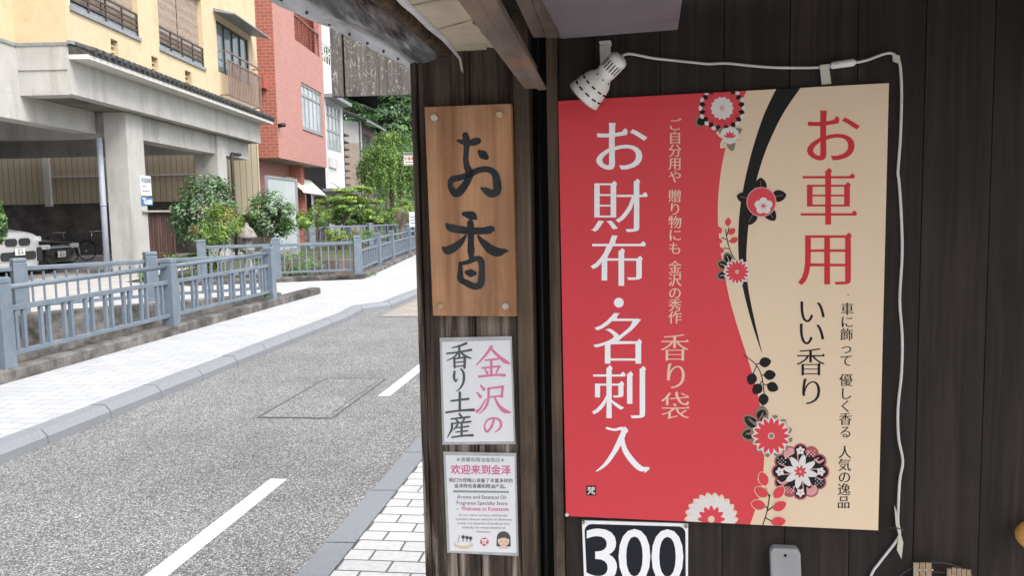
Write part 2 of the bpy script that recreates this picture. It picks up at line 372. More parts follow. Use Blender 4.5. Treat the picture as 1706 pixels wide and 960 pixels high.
# ------------------------------------------------------------------ fences
M_fence = mat('blue_grey_paint', (0.115, 0.15, 0.19), (0.15, 0.185, 0.225), scale=5, rough=0.6, bump=0.08, bscale=30, c3=(0.22, 0.24, 0.255), c3scale=9, c3lo=0.56, c3hi=0.75)
def fence(pts, label, style, zrail, post_h, pw=0.15, skip_post=(), pitch=0.16, group=None, end_ext=0.0):
    root = thing('railing_fence', label, 'fence', pts[0], group)
    for i, p in enumerate(pts):
        if i in skip_post: continue
        d = (pts[min(i + 1, len(pts) - 1)] - pts[max(i - 1, 0)]).normalized(); sd_ = d.cross(UP)
        bb = MB(); h = pw / 2
        ring = lambda k, z: [p + d * a * h * k + sd_ * c * h * k + UP * z for a, c in ((-1, -1), (1, -1), (1, 1), (-1, 1))]
        prof = [(1.0, 0), (0.94, post_h - 0.07), (0.86, post_h - 0.068), (0.86, post_h - 0.055), (0.96, post_h - 0.053), (0.94, post_h - 0.012), (0.82, post_h)]
        vs = []; fs = []
        for k, z in prof: vs += ring(k, z)
        for j in range(len(prof) - 1):
            for q in range(4): fs.append((j * 4 + q, j * 4 + (q + 1) % 4, j * 4 + 4 + (q + 1) % 4, j * 4 + 4 + q))
        fs.append(tuple(len(vs) - 4 + q for q in range(4)))
        bb.add(vs, fs); bb.build('post', M_fence, root, fixn=True, bevel=0.006)
    for i in range(len(pts) - 1):
        a, c = pts[i], pts[i + 1]; d = (c - a).normalized(); L_ = (c - a).length; sd_ = d.cross(UP)
        a2 = a + d * pw * 0.45; c2 = c - d * pw * 0.45; L2 = (c2 - a2).length
        if style == 'pairs':
            bb = MB(); bb.tube([a2 + UP * zrail, c2 + UP * zrail], 0.027, 12); bb.build('top_rail', M_fence, root, smooth=True)
            zm, zb = zrail - 0.2, 0.12
            bb = MB(); bb.bar(a2 + UP * zm, c2 + UP * zm, 0.05, 0.05); bb.build('middle_rail', M_fence, root, bevel=0.005)
            bb = MB(); bb.bar(a2 + UP * zb, c2 + UP * zb, 0.055, 0.045); bb.build('bottom_rail', M_fence, root, bevel=0.005)
            n = max(2, int(round(L2 / 0.35)))
            for k in range(n):
                for e in (-0.055, 0.055):
                    q = a2 + d * ((k + 0.5) * L2 / n + e)
                    bb = MB(); bb.obox(q + UP * (zm + zb) / 2, d * 0.02, sd_ * 0.016, UP * ((zm - zb) / 2 - 0.023)); bb.build('baluster', M_fence, root)
        else:
            bb = MB(); bb.bar(a2 + UP * (zrail - 0.03), c2 + UP * (zrail - 0.03), 0.08, 0.07); bb.build('top_rail', M_fence, root, bevel=0.012)
            zb = 0.1
            bb = MB(); bb.bar(a2 + UP * zb, c2 + UP * zb, 0.05, 0.05); bb.build('bottom_rail', M_fence, root, bevel=0.005)
            n = max(2, int(round(L2 / pitch)))
            for k in range(n):
                q = a2 + d * ((k + 0.5) * L2 / n)
                bb = MB(); bb.obox(q + UP * ((zrail - 0.065 + zb) / 2), d * 0.014, sd_ * 0.014, UP * ((zrail - 0.065 - zb) / 2 - 0.02)); bb.build('baluster', M_fence, root)
    return root
def fY(Y, t=FT, z=0.22):
    X = (t + Y * math.sin(RA)) / math.cos(RA); return V((X, Y, z))
f1 = fence([fY(4.8), fY(7.74), fY(10.66), fY(13.69)], 'nearest blue grey railing with round top rail and paired balusters along the pavement edge', 'pairs', 0.745, 0.85, 0.16)
zf2 = 0.19
f2 = fence([V((-8.2, 9.2, zf2)), V((-7.95, 12.0, zf2)), V((-7.4, 12.6, zf2)), V((-6.0, 13.95, zf2)), V((-4.35, 15.0, zf2))], 'blue grey slanting railing with thin single balusters between canal and car park', 'single', 0.70, 0.83, 0.2, skip_post=(0, 1, 4))
f3 = fence([f3l + UP * 0.2, V((-5.22, 18.67, 0.2)), f3c + UP * 0.2], 'short blue grey railing facing the camera beyond the little bridge', 'single', 0.74, 0.88, 0.19)
f3b = fence([f3c + V((0.02, 0.12, 0.2)), V((-3.5, 22, 0.2)), V((-3.52, 24.7, 0.2)), V((-3.45, 28.2, 0.2)), V((-3.4, 31.6, 0.2))], 'receding blue grey railing beside the bright pavement right of the corner post', 'pairs', 0.72, 0.86, 0.17, skip_post=(0,))
def atz(x, Y, z): 
    d = ray(x, 370); X = d.x / d.y * Y; return V((X, Y, z))
f4 = fence([atz(516, 31, 0.3), atz(615, 33, 0.3), atz(690, 35, 0.3)], 'blue grey railing behind yellow green plants on the far canal bank', 'single', 0.80, 0.88, 0.22, pitch=0.22)
f5 = fence([atz(578, 44, 0.45), atz(645, 46, 0.45), atz(697, 48, 0.45)], 'farthest blue grey railing in front of the low hedge', 'single', 0.80, 0.86, 0.22, pitch=0.3)
# parapet wall of the far canal with brown face
M_brown = mat('brown_stone', (0.13, 0.1, 0.09), (0.22, 0.18, 0.165), scale=3, rough=0.9, bump=0.3, bscale=20)
b = MB(); a = atz(505, 25.5, 0); c = atz(600, 26.2, 0)
b.obox((a + c) / 2 + UP * -0.25, (c - a) / 2, V((0, 0.15, 0)), UP * 0.42); tag(b.build('canal_wall', M_brown, bevel=0.02), 'brown stone canal wall seen through the railing below yellow green plants', 'wall')

# ------------------------------------------------------------------ lettering: Blender's own built-in font, turned into flat mesh
_gc = {}
def glyph(ch):
    if ch in _gc: return _gc[ch]
    c = bpy.data.curves.new('lettering', 'FONT'); c.body = ch; c.resolution_u = 4
    o = bpy.data.objects.new('lettering', c); COL.objects.link(o)
    dg = bpy.context.evaluated_depsgraph_get(); dg.update()
    me = o.evaluated_get(dg).to_mesh()
    vs = np.array([(v.co.x, v.co.y) for v in me.vertices]); fs = [tuple(p.vertices) for p in me.polygons]
    o.evaluated_get(dg).to_mesh_clear()
    bpy.data.objects.remove(o); bpy.data.curves.remove(c)
    _gc[ch] = (vs, fs); return _gc[ch]
def mincho(ch, ax=0.006, ay=-0.017, serif=True):
    vs, fs = glyph(ch); vs = vs.copy()
    cnt = {}
    for f in fs:
        for i in range(len(f)):
            a, b_ = f[i], f[(i + 1) % len(f)]
            k = (min(a, b_), max(a, b_)); cnt.setdefault(k, []).append((a, b_))
    area = sum(sum(vs[f[i]][0] * vs[f[(i + 1) % len(f)]][1] - vs[f[(i + 1) % len(f)]][0] * vs[f[i]][1] for i in range(len(f))) for f in fs)
    sg = 1 if area > 0 else -1
    nx, pv = {}, {}
    for k, l in cnt.items():
        if len(l) == 1:
            a, b_ = l[0] if sg > 0 else l[0][::-1]
            nx[a] = b_; pv[b_] = a
    N = np.zeros_like(vs); tri = []
    for a in nx:
        if a not in pv: continue
        e1 = vs[a] - vs[pv[a]]; e2 = vs[nx[a]] - vs[a]
        l1, l2 = np.hypot(*e1) + 1e-9, np.hypot(*e2) + 1e-9
        n1 = np.array((e1[1], -e1[0])) / l1; n2 = np.array((e2[1], -e2[0])) / l2
        n = n1 + n2; ln = np.hypot(*n)
        if ln > 0.2:
            n = n / ln; k = 1 / max(0.5, n @ n1); n = n * k
        N[a] = n
        # corner whose two sides face right and up -> small triangular serif
        if serif and l1 > 0.03 and l2 > 0.03 and n1[0] > 0.96 and n2[1] > 0.96: tri.append(a)
    out = vs + N * np.array((ax, ay))
    fs = list(fs); extra = []
    for a in tri:
        x, y = out[a]; o = len(out) + len(extra)
        extra += [(x - 0.085, y - 0.006), (x + 0.014, y - 0.03), (x + 0.006, y + 0.012), (x - 0.03, y + 0.048)]
        fs.append((o, o + 1, o + 2, o + 3))
    return out, fs, len(vs), extra
class Print:
    """flat printed shapes lying on a surface; P(u, v, lift) maps sheet coordinates to the world"""
    def __init__(s, P): s.P = P; s.b = MB(); s.k = 0
    last = None; lay = 0
    def lift(s, mi=None):
        s.k += 1
        if mi is not None and mi != s.last: s.lay += 1; s.last = mi
        return 0.00035 + s.lay * 0.00014 + (s.k % 16) * 0.000004
    def poly(s, pts, mi=0, up=None, base=0.0):
        l = (s.lift(mi) if up is None else up) + base
        ar = sum(pts[i][0] * pts[(i + 1) % len(pts)][1] - pts[(i + 1) % len(pts)][0] * pts[i][1] for i in range(len(pts)))
        s.b.add([s.P(x, y, l) for x, y in pts], [tuple(range(len(pts)))], mi)
    def char(s, ch, x, y, size, mi=0, sx=1.0, style='mincho', ax=0.006, ay=-0.017, ysign=1, base=0.0):
        if ch == ' ': return
        if style == 'mincho': vs, fs, n0, extra = mincho(ch, ax, ay); 
        else: vs, fs, n0, extra = mincho(ch, ax, ay, False)
        l = s.lift(mi) + base
        pts = [s.P(x + (vx - 0.5) * size * sx, y + ysign * (vy - 0.38) * size, l) for vx, vy in vs]
        pts += [s.P(x + (vx - 0.5) * size * sx, y + ysign * (vy - 0.38) * size, l + 0.00012) for vx, vy in extra]
        s.b.add(pts, fs, mi)
    def word(s, txt, x, y, size, mi=0, ax=0.0, ay=0.0, ysign=1, align='c', width=None, base=0.0):
        adv = 0; items = []
        for ch in txt:
            if ch == ' ': adv += 0.28; continue
            vs, fs = glyph(ch)
            if ord(ch) > 0x2000: wd = 1.0; off = 0
            else: wd = vs[:, 0].max() + 0.055; off = 0
            items.append((ch, adv)); adv += wd
        k = (width / (adv * size)) if width else 1.0
        x0 = x - adv * size * k / 2 if align == 'c' else x
        for ch, a in items:
            vs, fs, n0, ex = mincho(ch, ax, ay, False); l = s.lift(mi) + base
            s.b.add([s.P(x0 + (a + vx) * size * k, y + ysign * (vy - 0.33) * size, l) for vx, vy in vs], fs, mi)
    def stroke(s, pts, mi=0, base=0.0):
        """brush stroke through (x, y, half width) with rounded ends"""
        P = [np.array(p, float) for p in pts]; Q = []
        n = len(P)
        for i in range(n - 1):
            p0 = P[max(i - 1, 0)]; p1 = P[i]; p2 = P[i + 1]; p3 = P[min(i + 2, n - 1)]
            for t in np.linspace(0, 1, 6, endpoint=False):
                Q.append(0.5 * ((2 * p1) + (-p0 + p2) * t + (2 * p0 - 5 * p1 + 4 * p2 - p3) * t * t + (-p0 + 3 * p1 - 3 * p2 + p3) * t ** 3))
        Q.append(P[-1]); l = s.lift(mi) + base; Lp = []; Rp = []
        for i, q in enumerate(Q):
            d = Q[min(i + 1, len(Q) - 1)][:2] - Q[max(i - 1, 0)][:2]; d = d / (np.hypot(*d) + 1e-9); nn = np.array((-d[1], d[0]))
            Lp.append(q[:2] + nn * q[2]); Rp.append(q[:2] - nn * q[2])
            if i == 0: d0 = d
        vs = []; fs = []
        for a_, c_ in zip(Lp, Rp): vs += [s.P(a_[0], a_[1], l), s.P(c_[0], c_[1], l)]
        for i in range(len(Q) - 1): fs.append((2 * i, 2 * i + 1, 2 * i + 3, 2 * i + 2))
        for (q, dd, ia, ib) in ((Q[0], -d0, 0, 1), (Q[-1], d, 2 * len(Q) - 2, 2 * len(Q) - 1)):
            o = len(vs); cap = []
            a0 = math.atan2(*(np.array(Lp[0 if ia == 0 else -1]) - q[:2])[::-1])
            sgn = -1 if ia != 0 else 1
            for t in np.linspace(0, math.pi, 7)[1:-1]:
                an = a0 + sgn * t; cap.append(s.P(q[0] + math.cos(an) * q[2], q[1] + math.sin(an) * q[2], l))
            vs += cap; fs.append(tuple([ia] + list(range(o, o + len(cap))) + [ib]))
        s.b.add(vs, fs, mi)
    def build(s, name, mats, parent): return s.b.build(name, mats, parent)

# ------------------------------------------------------------------ building helpers
class Fr:
    def __init__(s, o, d, n): s.o = V(o); s.d = V(d).normalized(); s.n = V(n).normalized()
    def P(s, a, z, b=0.0): return V((s.o.x, s.o.y, 0)) + s.d * a + s.n * b + UP * z
    def px(s, x, y, b=0.0):
        p = on_plane(x, y, V((s.o.x, s.o.y, 0)) + s.n * b, s.n); return (p - s.o).dot(s.d), p.z
    def box(s, mb, a0, a1, z0, z1, b0, b1, mi=0):
        return mb.obox(s.P((a0 + a1) / 2, (z0 + z1) / 2, (b0 + b1) / 2), s.d * (a1 - a0) / 2, s.n * (b1 - b0) / 2, UP * (z1 - z0) / 2, mi)
def holed_wall(mb, fr, a0, a1, z0, z1, holes, depth=0.2, mi=0, mr=0, b=0.0):
    A = sorted(set([a0, a1] + [h for H_ in holes for h in H_[:2]])); Z = sorted(set([z0, z1] + [h for H_ in holes for h in H_[2:4]]))
    for i in range(len(A) - 1):
        for j in range(len(Z) - 1):
            ca, cz = (A[i] + A[i + 1]) / 2, (Z[j] + Z[j + 1]) / 2
            if any(h[0] < ca < h[1] and h[2] < cz < h[3] for h in holes): continue
            mb.quad(fr.P(A[i], Z[j], b), fr.P(A[i + 1], Z[j], b), fr.P(A[i + 1], Z[j + 1], b), fr.P(A[i], Z[j + 1], b), mi)
    for h in holes:
        q = [(h[0], h[2]), (h[1], h[2]), (h[1], h[3]), (h[0], h[3])]
        for k in range(4):
            p, r_ = q[k], q[(k + 1) % 4]
            mb.quad(fr.P(*p, b), fr.P(*r_, b), fr.P(*r_, b - depth), fr.P(*p, b - depth), mr)
def window(parent, fr, h, depth, mframe, mglass, nx=2, nz=1, fw=0.06, b=0.0, zs=None):
    mb = MB(); a0, a1, z0, z1 = h; bb = b - depth
    for (p, q, r_, t) in ((a0, a0 + fw, z0, z1), (a1 - fw, a1, z0, z1), (a0 + fw, a1 - fw, z0, z0 + fw), (a0 + fw, a1 - fw, z1 - fw, z1)):
        fr.box(mb, p, q, r_, t, bb, bb + 0.07)
    for k in range(1, nx):
        a = a0 + (a1 - a0) * k / nx; fr.box(mb, a - fw * 0.4, a + fw * 0.4, z0 + fw, z1 - fw, bb + 0.002, bb + 0.065)
    zz = zs if zs else [z0 + (z1 - z0) * k / nz for k in range(1, nz)]
    for z in zz: fr.box(mb, a0 + fw, a1 - fw, z - fw * 0.4, z + fw * 0.4, bb + 0.004, bb + 0.06)
    f = mb.build('window', mframe, parent)
    g = MB(); g.quad(fr.P(a0, z0, bb + 0.02), fr.P(a1, z0, bb + 0.02), fr.P(a1, z1, bb + 0.02), fr.P(a0, z1, bb + 0.02)); g.build('pane', mglass, f)
    return f

M_cream = mat('cream_render', (0.55, 0.445, 0.29), (0.60, 0.49, 0.325), scale=4, rough=0.95, bump=0.15, bscale=60, c3=(0.47, 0.37, 0.235), c3scale=1.2)
M_dark_metal = mat('dark_brown_metal', (0.05, 0.04, 0.04), (0.08, 0.065, 0.06), scale=8, rough=0.5)
M_greymetal = mat('grey_flashing', (0.2, 0.22, 0.24), (0.28, 0.30, 0.32), scale=6, rough=0.5)
M_tile = mat('dark_roof_tile', (0.035, 0.036, 0.04), (0.09, 0.09, 0.095), scale=9, rough=0.4, c3=(0.25, 0.25, 0.25), c3scale=14, c3lo=0.6, c3hi=0.75)
M_glass = glass_mat('window_glass', (0.13, 0.17, 0.18))
M_glass_b = glass_mat('bright_glass', (0.32, 0.36, 0.38), 0.04)
M_blind = mat('bamboo_blind', (0.22, 0.165, 0.13), (0.42, 0.34, 0.28), scale=3, stretch=(1, 1, 40), rough=0.85, bump=0.2, c3=(0.1, 0.075, 0.06), c3scale=6, c3stretch=(1, 1, 6), c3lo=0.5, c3hi=0.8)
M_corr = brick_mat('beige_siding', (0.50, 0.44, 0.32), (0.54, 0.48, 0.35), (0.22, 0.185, 0.13), 0.24, 60.0, 0.014, axes='xz', off=0.0, bump=0.6)
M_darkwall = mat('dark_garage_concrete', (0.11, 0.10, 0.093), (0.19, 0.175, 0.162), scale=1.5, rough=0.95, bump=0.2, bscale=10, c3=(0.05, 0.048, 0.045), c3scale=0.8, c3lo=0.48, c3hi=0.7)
M_pipe = mat('pale_blue_pipe', (0.34, 0.38, 0.46), (0.40, 0.44, 0.52), scale=5, rough=0.5)
M_blackpipe = mat('black_pipe', (0.02, 0.02, 0.022), rough=0.5)
M_whiteplastic = mat('white_plastic', (0.62, 0.62, 0.60), (0.70, 0.70, 0.68), scale=10, rough=0.5)
M_signwhite = mat('sign_white', (0.68, 0.70, 0.74), rough=0.6)
M_signblue = mat('sign_blue', (0.05, 0.17, 0.40), rough=0.5)
M_inkblue = mat('ink_blue_grey', (0.14, 0.17, 0.25), rough=0.6)
M_ink = mat('ink_black', (0.02, 0.02, 0.022), rough=0.6)
M_inkwhite = mat('ink_white', (0.75, 0.75, 0.77), rough=0.6)

# ------------------------------------------------------------------ parking building (cream upper floor on concrete)
K = V((-9.65, 18.9, 0)); E_ = V((-9.62, 33.0, 0))
fd = (E_ - K).normalized(); fn = V((fd.y, -fd.x, 0))
FC = Fr(K, fd, fn)                      # street facade
FB = Fr(K, -fn, -fd)                    # return face towards the camera
K2 = K - fn * 1.17
FA = Fr(K2, -fd, fn)                    # nearer wing
LB = (E_ - K).length
pb = thing('parking_building', 'cream upper storey on a pale concrete frame with cars parked underneath', 'building', K)
# openings measured on the facade
def hole(x0, x1, yb, xb, ztop):
    s0 = FC.px(x0, 40)[0]; s1 = FC.px(x1, 60)[0]; z = FC.px(xb, yb)[1]; return [s0, s1, z, ztop]
h1 = hole(119, 232, 66, 232, 8.4); h2 = hole(264, 338, 112, 338, 8.4)
h2[2] = h1[2] = (h1[2] + h2[2]) / 2
h3 = [FC.px(361, 60)[0], FC.px(414, 80)[0], FC.px(372, 122)[1], FC.px(363, 34)[1]]
vents = []
for x0, x1, y0, y1 in ((184, 196, 63, 90), (252, 263, 92, 117), (308, 318, 116, 139)):
    a0, a1 = FC.px(x0, y0)[0], FC.px(x1, y0)[0]; zt = FC.px(x0, y0)[1]; zb = FC.px(x0, y1)[1]; vents.append([a0, a1, zb, zt])
ZE = 5.40
mb = MB()
holed_wall(mb, FC, 0, LB, ZE, 12.5, [h1, h2, h3] + vents, 0.3)
mb.quad(FB.P(0, ZE), FB.P(1.17, ZE), FB.P(1.17, 12.5), FB.P(0, 12.5))
mb.quad(FA.P(0, ZE), FA.P(9, ZE), FA.P(9, 12.5), FA.P(0, 12.5))
mb.quad(FC.P(LB, ZE), FC.P(LB, ZE, -14), FC.P(LB, 12.5, -14), FC.P(LB, 12.5))
mb.quad(FC.P(-9, 12.5, -1.17), FC.P(LB, 12.5, -1.17), FC.P(LB, 12.5, -14), FC.P(-9, 12.5, -14)); mb.quad(FC.P(0, 12.5, 0), FC.P(LB, 12.5, 0), FC.P(LB, 12.5, -1.17), FC.P(0, 12.5, -1.17))
mb.build('wall', M_cream, pb)
# frieze below the cream wall and the beams
mb = MB()
FC.box(mb, 0.0, LB - 0.05, 4.34, ZE - 0.002, -0.5, 0.0)            # edge beam
FB.box(mb, 0.03, 1.17, 4.86, ZE - 0.002, -0.5, 0.04)
FB.box(mb, 0.03, 1.17, 4.32, 4.855, -0.5, 0.015)
FA.box(mb, 0.0, 9, 4.875, ZE - 0.004, -0.5, 0.03)
FC.box(mb, -9, 3.299, 3.78, 4.336, -1.6, -1.12); FC.box(mb, -9, -0.02, 4.338, 4.87, -1.6, -1.12); FC.box(mb, 4.29, LB - 0.3, 3.70, 4.336, -0.95, -0.42)          # deep girders on the columns
for a in (3.4, 10.0): FC.box(mb, a + 0.1, a + 0.6, 3.70, 4.336, -12, -0.96)
mb.build('concrete_beam', M_conc, pb)
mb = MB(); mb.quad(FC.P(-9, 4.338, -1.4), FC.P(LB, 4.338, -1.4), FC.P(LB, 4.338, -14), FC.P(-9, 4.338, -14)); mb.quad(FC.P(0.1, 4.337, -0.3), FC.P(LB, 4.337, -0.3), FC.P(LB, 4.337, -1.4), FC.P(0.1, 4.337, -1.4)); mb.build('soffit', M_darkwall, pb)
for (a0, a1, b0, b1) in ((3.302, 4.285, -0.92, -0.31), (10.15, 11.0, -1.15, -0.33), (-3.0, -2.3, -6.2, -5.4), (2.6, 3.2, -9.5, -8.9)):
    mb = MB(); FC.box(mb, a0, a1, 0.08, 4.334, b0, b1); mb.build('column', M_conc, pb, bevel=0.02)
# little tiled cornice
mb = MB()
ze = ZE - 0.04
FC.box(mb, 0.0, LB + 0.25, ze - 0.27, ze - 0.17, 0.002, 0.44)          # white soffit block
mb.build('cornice', mat('white_soffit', (0.58, 0.57, 0.54), (0.64, 0.63, 0.6), scale=3, rough=0.8), pb, fixn=True)
mb = MB()
mb.prism([FC.P(0, ze - 0.168, 0.46), FC.P(0, ze - 0.13, 0.47), FC.P(0, ze + 0.05, 0.003), FC.P(0, ze - 0.168, 0.003)], FC.d * (LB + 0.3))
nt_ = 46
for k in range(nt_):
    a = 0.2 + (LB - 0.1) * k / (nt_ - 1)
    mb.tube([FC.P(a, ze - 0.085, 0.53), FC.P(a, ze + 0.09, 0.003)], 0.082, 10)
mb.build('roof_tiles', M_tile, pb, fixn=True)
mb = MB(); FC.box(mb, -0.05, LB + 0.2, ze + 0.055, ze + 0.13, 0.002, 0.09); FB.box(mb, 0.0, 1.17, ZE - 0.02, ZE + 0.05, 0.0, 0.06); FA.box(mb, 0, 9, ZE - 0.02, ZE + 0.05, 0.0, 0.06); mb.build('flashing', M_greymetal, pb)
# blinds and railings in the two big openings
for h in (h1, h2):
    mid = (h[0] + h[1]) / 2
    for (a0, a1, zb) in ((h[0], mid - 0.03, h[2] + 0.28), (mid + 0.02, h[1], h[2] + 0.22)):
        mb = MB(); n = 14
        for k in range(n):
            z0 = zb + (h[3] - zb) * k / n; z1 = zb + (h[3] - zb) * (k + 1) / n; o = 0.01 * (k % 2)
            mb.quad(FC.P(a0, z0, -0.14 - o), FC.P(a1, z0, -0.14 - o), FC.P(a1, z1, -0.14 - (0.01 - o)), FC.P(a0, z1, -0.14 - (0.01 - o)))
        mb.build('blind', M_blind, pb)
    mb = MB(); FC.box(mb, h[0], h[1], h[2], h[3], -0.31, -0.29); mb.build('window', M_ink, pb)
    mb = MB()
    for z in (0.62, 0.47, 0.33, 0.2): mb.bar(FC.P(h[0], h[2] + z, -0.03), FC.P(h[1], h[2] + z, -0.03), 0.035, 0.035 if z < 0.6 else 0.05)
    for k in range(5):
        a = h[0] + 0.02 + (h[1] - h[0] - 0.04) * k / 4; mb.bar(FC.P(a, h[2], -0.03), FC.P(a, h[2] + 0.64, -0.03), 0.04, 0.04, up=FC.n)
    mb.build('railing', M_dark_metal, pb)
    mb = MB(); FC.box(mb, h[0] - 0.05, h[1] + 0.05, h[2] - 0.06, h[2] + 0.03, -0.28, 0.05); FC.box(mb, h[0], h[1], h[2] + 0.03, h[2] + 0.16, -0.1, -0.05); mb.build('sill', M_greymetal, pb)
for v in vents:
    mb = MB(); FC.box(mb, v[0], v[1], v[2], v[3], -0.31, -0.29)
    for k in (1, 2): z = v[2] + (v[3] - v[2]) * k / 3; FC.box(mb, v[0], v[1], z - 0.02, z + 0.02, -0.28, -0.1)
    mb.build('vent', M_cream, pb)
window(pb, FC, h3, 0.1, M_dark_metal, M_glass, 4, 1, 0.06)
mb = MB(); s0, s1 = h3[0] - 0.25, h3[1] + 0.35
mb.prism([FC.P(s0, h3[3] + 0.32, 0.003), FC.P(s0, h3[3] + 0.12, 0.75), FC.P(s0, h3[3] + 0.08, 0.75), FC.P(s0, h3[3] + 0.22, 0.003)], FC.d * (s1 - s0)); mb.build('window_hood', M_greymetal, pb, fixn=True)
bz0, bz1 = FC.px(372, 160)[1], FC.px(365, 86)[1]
mb = MB()
for z in (bz1, bz1 - 0.28): mb.bar(FC.P(h3[0] + 0.05, z, 0.3), FC.P(h3[1] + 0.35, z, 0.3), 0.05, 0.05)
mb.bar(FC.P(h3[0] + 0.05, bz0, 0.3), FC.P(h3[1] + 0.35, bz0, 0.3), 0.05, 0.06)
for a in (h3[0] + 0.05, h3[1] + 0.35):
    mb.bar(FC.P(a, bz1, 0.3), FC.P(a, bz1, 0.0), 0.04, 0.04); mb.bar(FC.P(a, bz0, 0.3), FC.P(a, bz0, 0.0), 0.04, 0.04)
for k in range(22):
    a = h3[0] + 0.08 + (h3[1] - h3[0] + 0.24) * k / 21; mb.bar(FC.P(a, bz0, 0.3), FC.P(a, bz1 - 0.28, 0.3), 0.07, 0.02, up=FC.n)
mb.build('balcony_railing', mat('brown_rail', (0.17, 0.11, 0.09), (0.24, 0.16, 0.135), scale=5, rough=0.5), pb)
# downpipes
mb = MB(); pc = FC.P(3.2, 0, -1.0); mb.tube([pc + UP * 0.1, pc + UP * 3.66], 0.075, 12)
for z in (1.9, 3.45): mb.tube([pc + UP * z, pc + UP * (z + 0.05)], 0.085, 12)
mb.build('downpipe', M_pipe, pb, smooth=True)
mb = MB(); q = FC.P(11.6, 0, -0.35); mb.tube([q + UP * 0.1, q + UP * 3.7, q + UP * 3.8 + FC.d * 0.08, q + UP * 3.82 + FC.d * 1.0], 0.05, 10); mb.build('drain_pipe', M_blackpipe, pb, smooth=True)
# signs on the column's street face
sb = -0.31 + 0.004
def col_sign(px0, px1, y0, y1):
    a0, zt = FC.px(px0, y0, -0.31); a1, zb = FC.px(px1, y1, -0.31); return a0, a1, zb, zt
a0, a1, zb, zt = col_sign(232.5, 252, 292, 326)
sg1 = thing('parking_notice', 'white parking notice with blue grey lettering fixed high on the column', 'sign', FC.P(a0, zb, sb))
mb = MB(); FC.box(mb, a0, a1, zb, zt, sb, sb + 0.012); mb.build('panel', M_signwhite, sg1)
pr = Print(lambda x, y, l: FC.P(x, y, sb + 0.013 + l * 3))
for k, ch in enumerate('平田駐車場'): pr.char(ch, a0 + (a1 - a0) * (0.14 + 0.18 * k), zt - 0.13, 0.15, 0, style='s', ax=0.02, ay=0.01)
for k, wd in enumerate((0.5, 0.8, 0.85)):
    z = zt - 0.30 - k * 0.13; pr.poly([(a0 + 0.06, z), (a0 + (a1 - a0) * wd, z), (a0 + (a1 - a0) * wd, z + 0.025), (a0 + 0.06, z + 0.025)])
pr.build('lettering', M_inkblue, sg1)
a0, a1, zb, zt = col_sign(234.5, 254, 328.5, 342)
sg2 = thing('contractor_sign', 'blue sign with white lettering low on the concrete column', 'sign', FC.P(a0, zb, sb))
mb = MB(); FC.box(mb, a0, a1, zb, zt, sb, sb + 0.012); mb.build('panel', M_signblue, sg2)
pr = Print(lambda x, y, l: FC.P(x, y, sb + 0.013 + l * 3))
for k, ch in enumerate('名古木建設'): pr.char(ch, a0 + (a1 - a0) * (0.26 + 0.15 * k), (zt + zb) / 2 - 0.005, 0.125, 0, style='s', ax=0.025, ay=0.02)
pr.poly([(a0 + 0.05, zt - 0.05), (a0 + 0.25, zt - 0.05), (a0 + 0.25, zt - 0.02), (a0 + 0.05, zt - 0.02)])
pr.poly([(a0 + 0.2, zb + 0.03), (a1 - 0.08, zb + 0.03), (a1 - 0.08, zb + 0.075), (a0 + 0.2, zb + 0.075)])
pr.build('lettering', M_inkwhite, sg2)

# back walls of the car park
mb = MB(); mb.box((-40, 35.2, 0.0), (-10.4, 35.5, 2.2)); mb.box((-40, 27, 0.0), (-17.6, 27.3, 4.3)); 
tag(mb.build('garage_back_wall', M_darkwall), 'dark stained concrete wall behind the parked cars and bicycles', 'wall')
cw = thing('corrugated_wall', 'beige ribbed metal siding wall behind the car park', 'wall', (-14, 33.3, 2.2))
mb = MB(); mb.box((-24.0, 35.08, 2.204), (-10.4, 35.19, 4.9)); mb.build('siding', M_corr, cw)
mb = MB(); mb.box((-18.9, 35.02, 3.28), (-10.4, 35.07, 3.33)); mb.box((-19.2, 34.9, 2.1), (-18.95, 35.06, 4.8)); mb.build('trim', M_whiteplastic, cw)
mb = MB(); mb.box((-12.4, 34.75, 1.6), (-10.3, 34.9, 4.6)); 
cw2 = tag(mb.build('corrugated_panel', M_corr), 'narrow beige ribbed panel between concrete column and red brick building', 'wall')

# ------------------------------------------------------------------ red brick building
M_brick = brick_mat('red_brick_tile', (0.34, 0.105, 0.075), (0.40, 0.13, 0.095), (0.50, 0.27, 0.21), 0.34, 0.14, 0.011, axes='xz', rough=0.75, bump=0.3)
M_brick_glare = brick_mat('red_brick_tile_side_glare', (0.40, 0.19, 0.165), (0.44, 0.215, 0.19), (0.48, 0.275, 0.245), 0.34, 0.14, 0.011, axes='yz', rough=0.75, bump=0.3)  # paler, pinker copy of the brick; street-side glare put into the colour
M_alu = mat('aluminium_frame', (0.30, 0.31, 0.33), (0.38, 0.39, 0.41), scale=6, rough=0.4, metal=0.3)
M_under = mat('grey_underside', (0.30, 0.28, 0.26), (0.38, 0.36, 0.34), scale=3, rough=0.9)
M_shopwall = mat('shop_dark', (0.06, 0.05, 0.05), (0.10, 0.09, 0.085), scale=2, rough=0.8)
RC = at(462, 200, 36.0); RC.z = 0
rd = V((0.019, 1, 0)).normalized(); rn = V((rd.y, -rd.x, 0))
FR = Fr(RC, rd, rn); FRF = Fr(RC, -rn, -rd)
rb = thing('brick_building', 'red brick tiled building with overhanging upper floors and large window', 'building', RC)
LR = FR.px(541.5, 200)[0]
rw = [FR.px(503.5, 180)[0], FR.px(537, 200)[0], FR.px(506, 213)[1], FR.px(504, 137)[1]]
bh = [FR.px(491, 60)[0], FR.px(533, 100)[0], FR.px(495, 68)[1], 14.0]
mb = MB(); zb = FR.px(471, 264)[1]
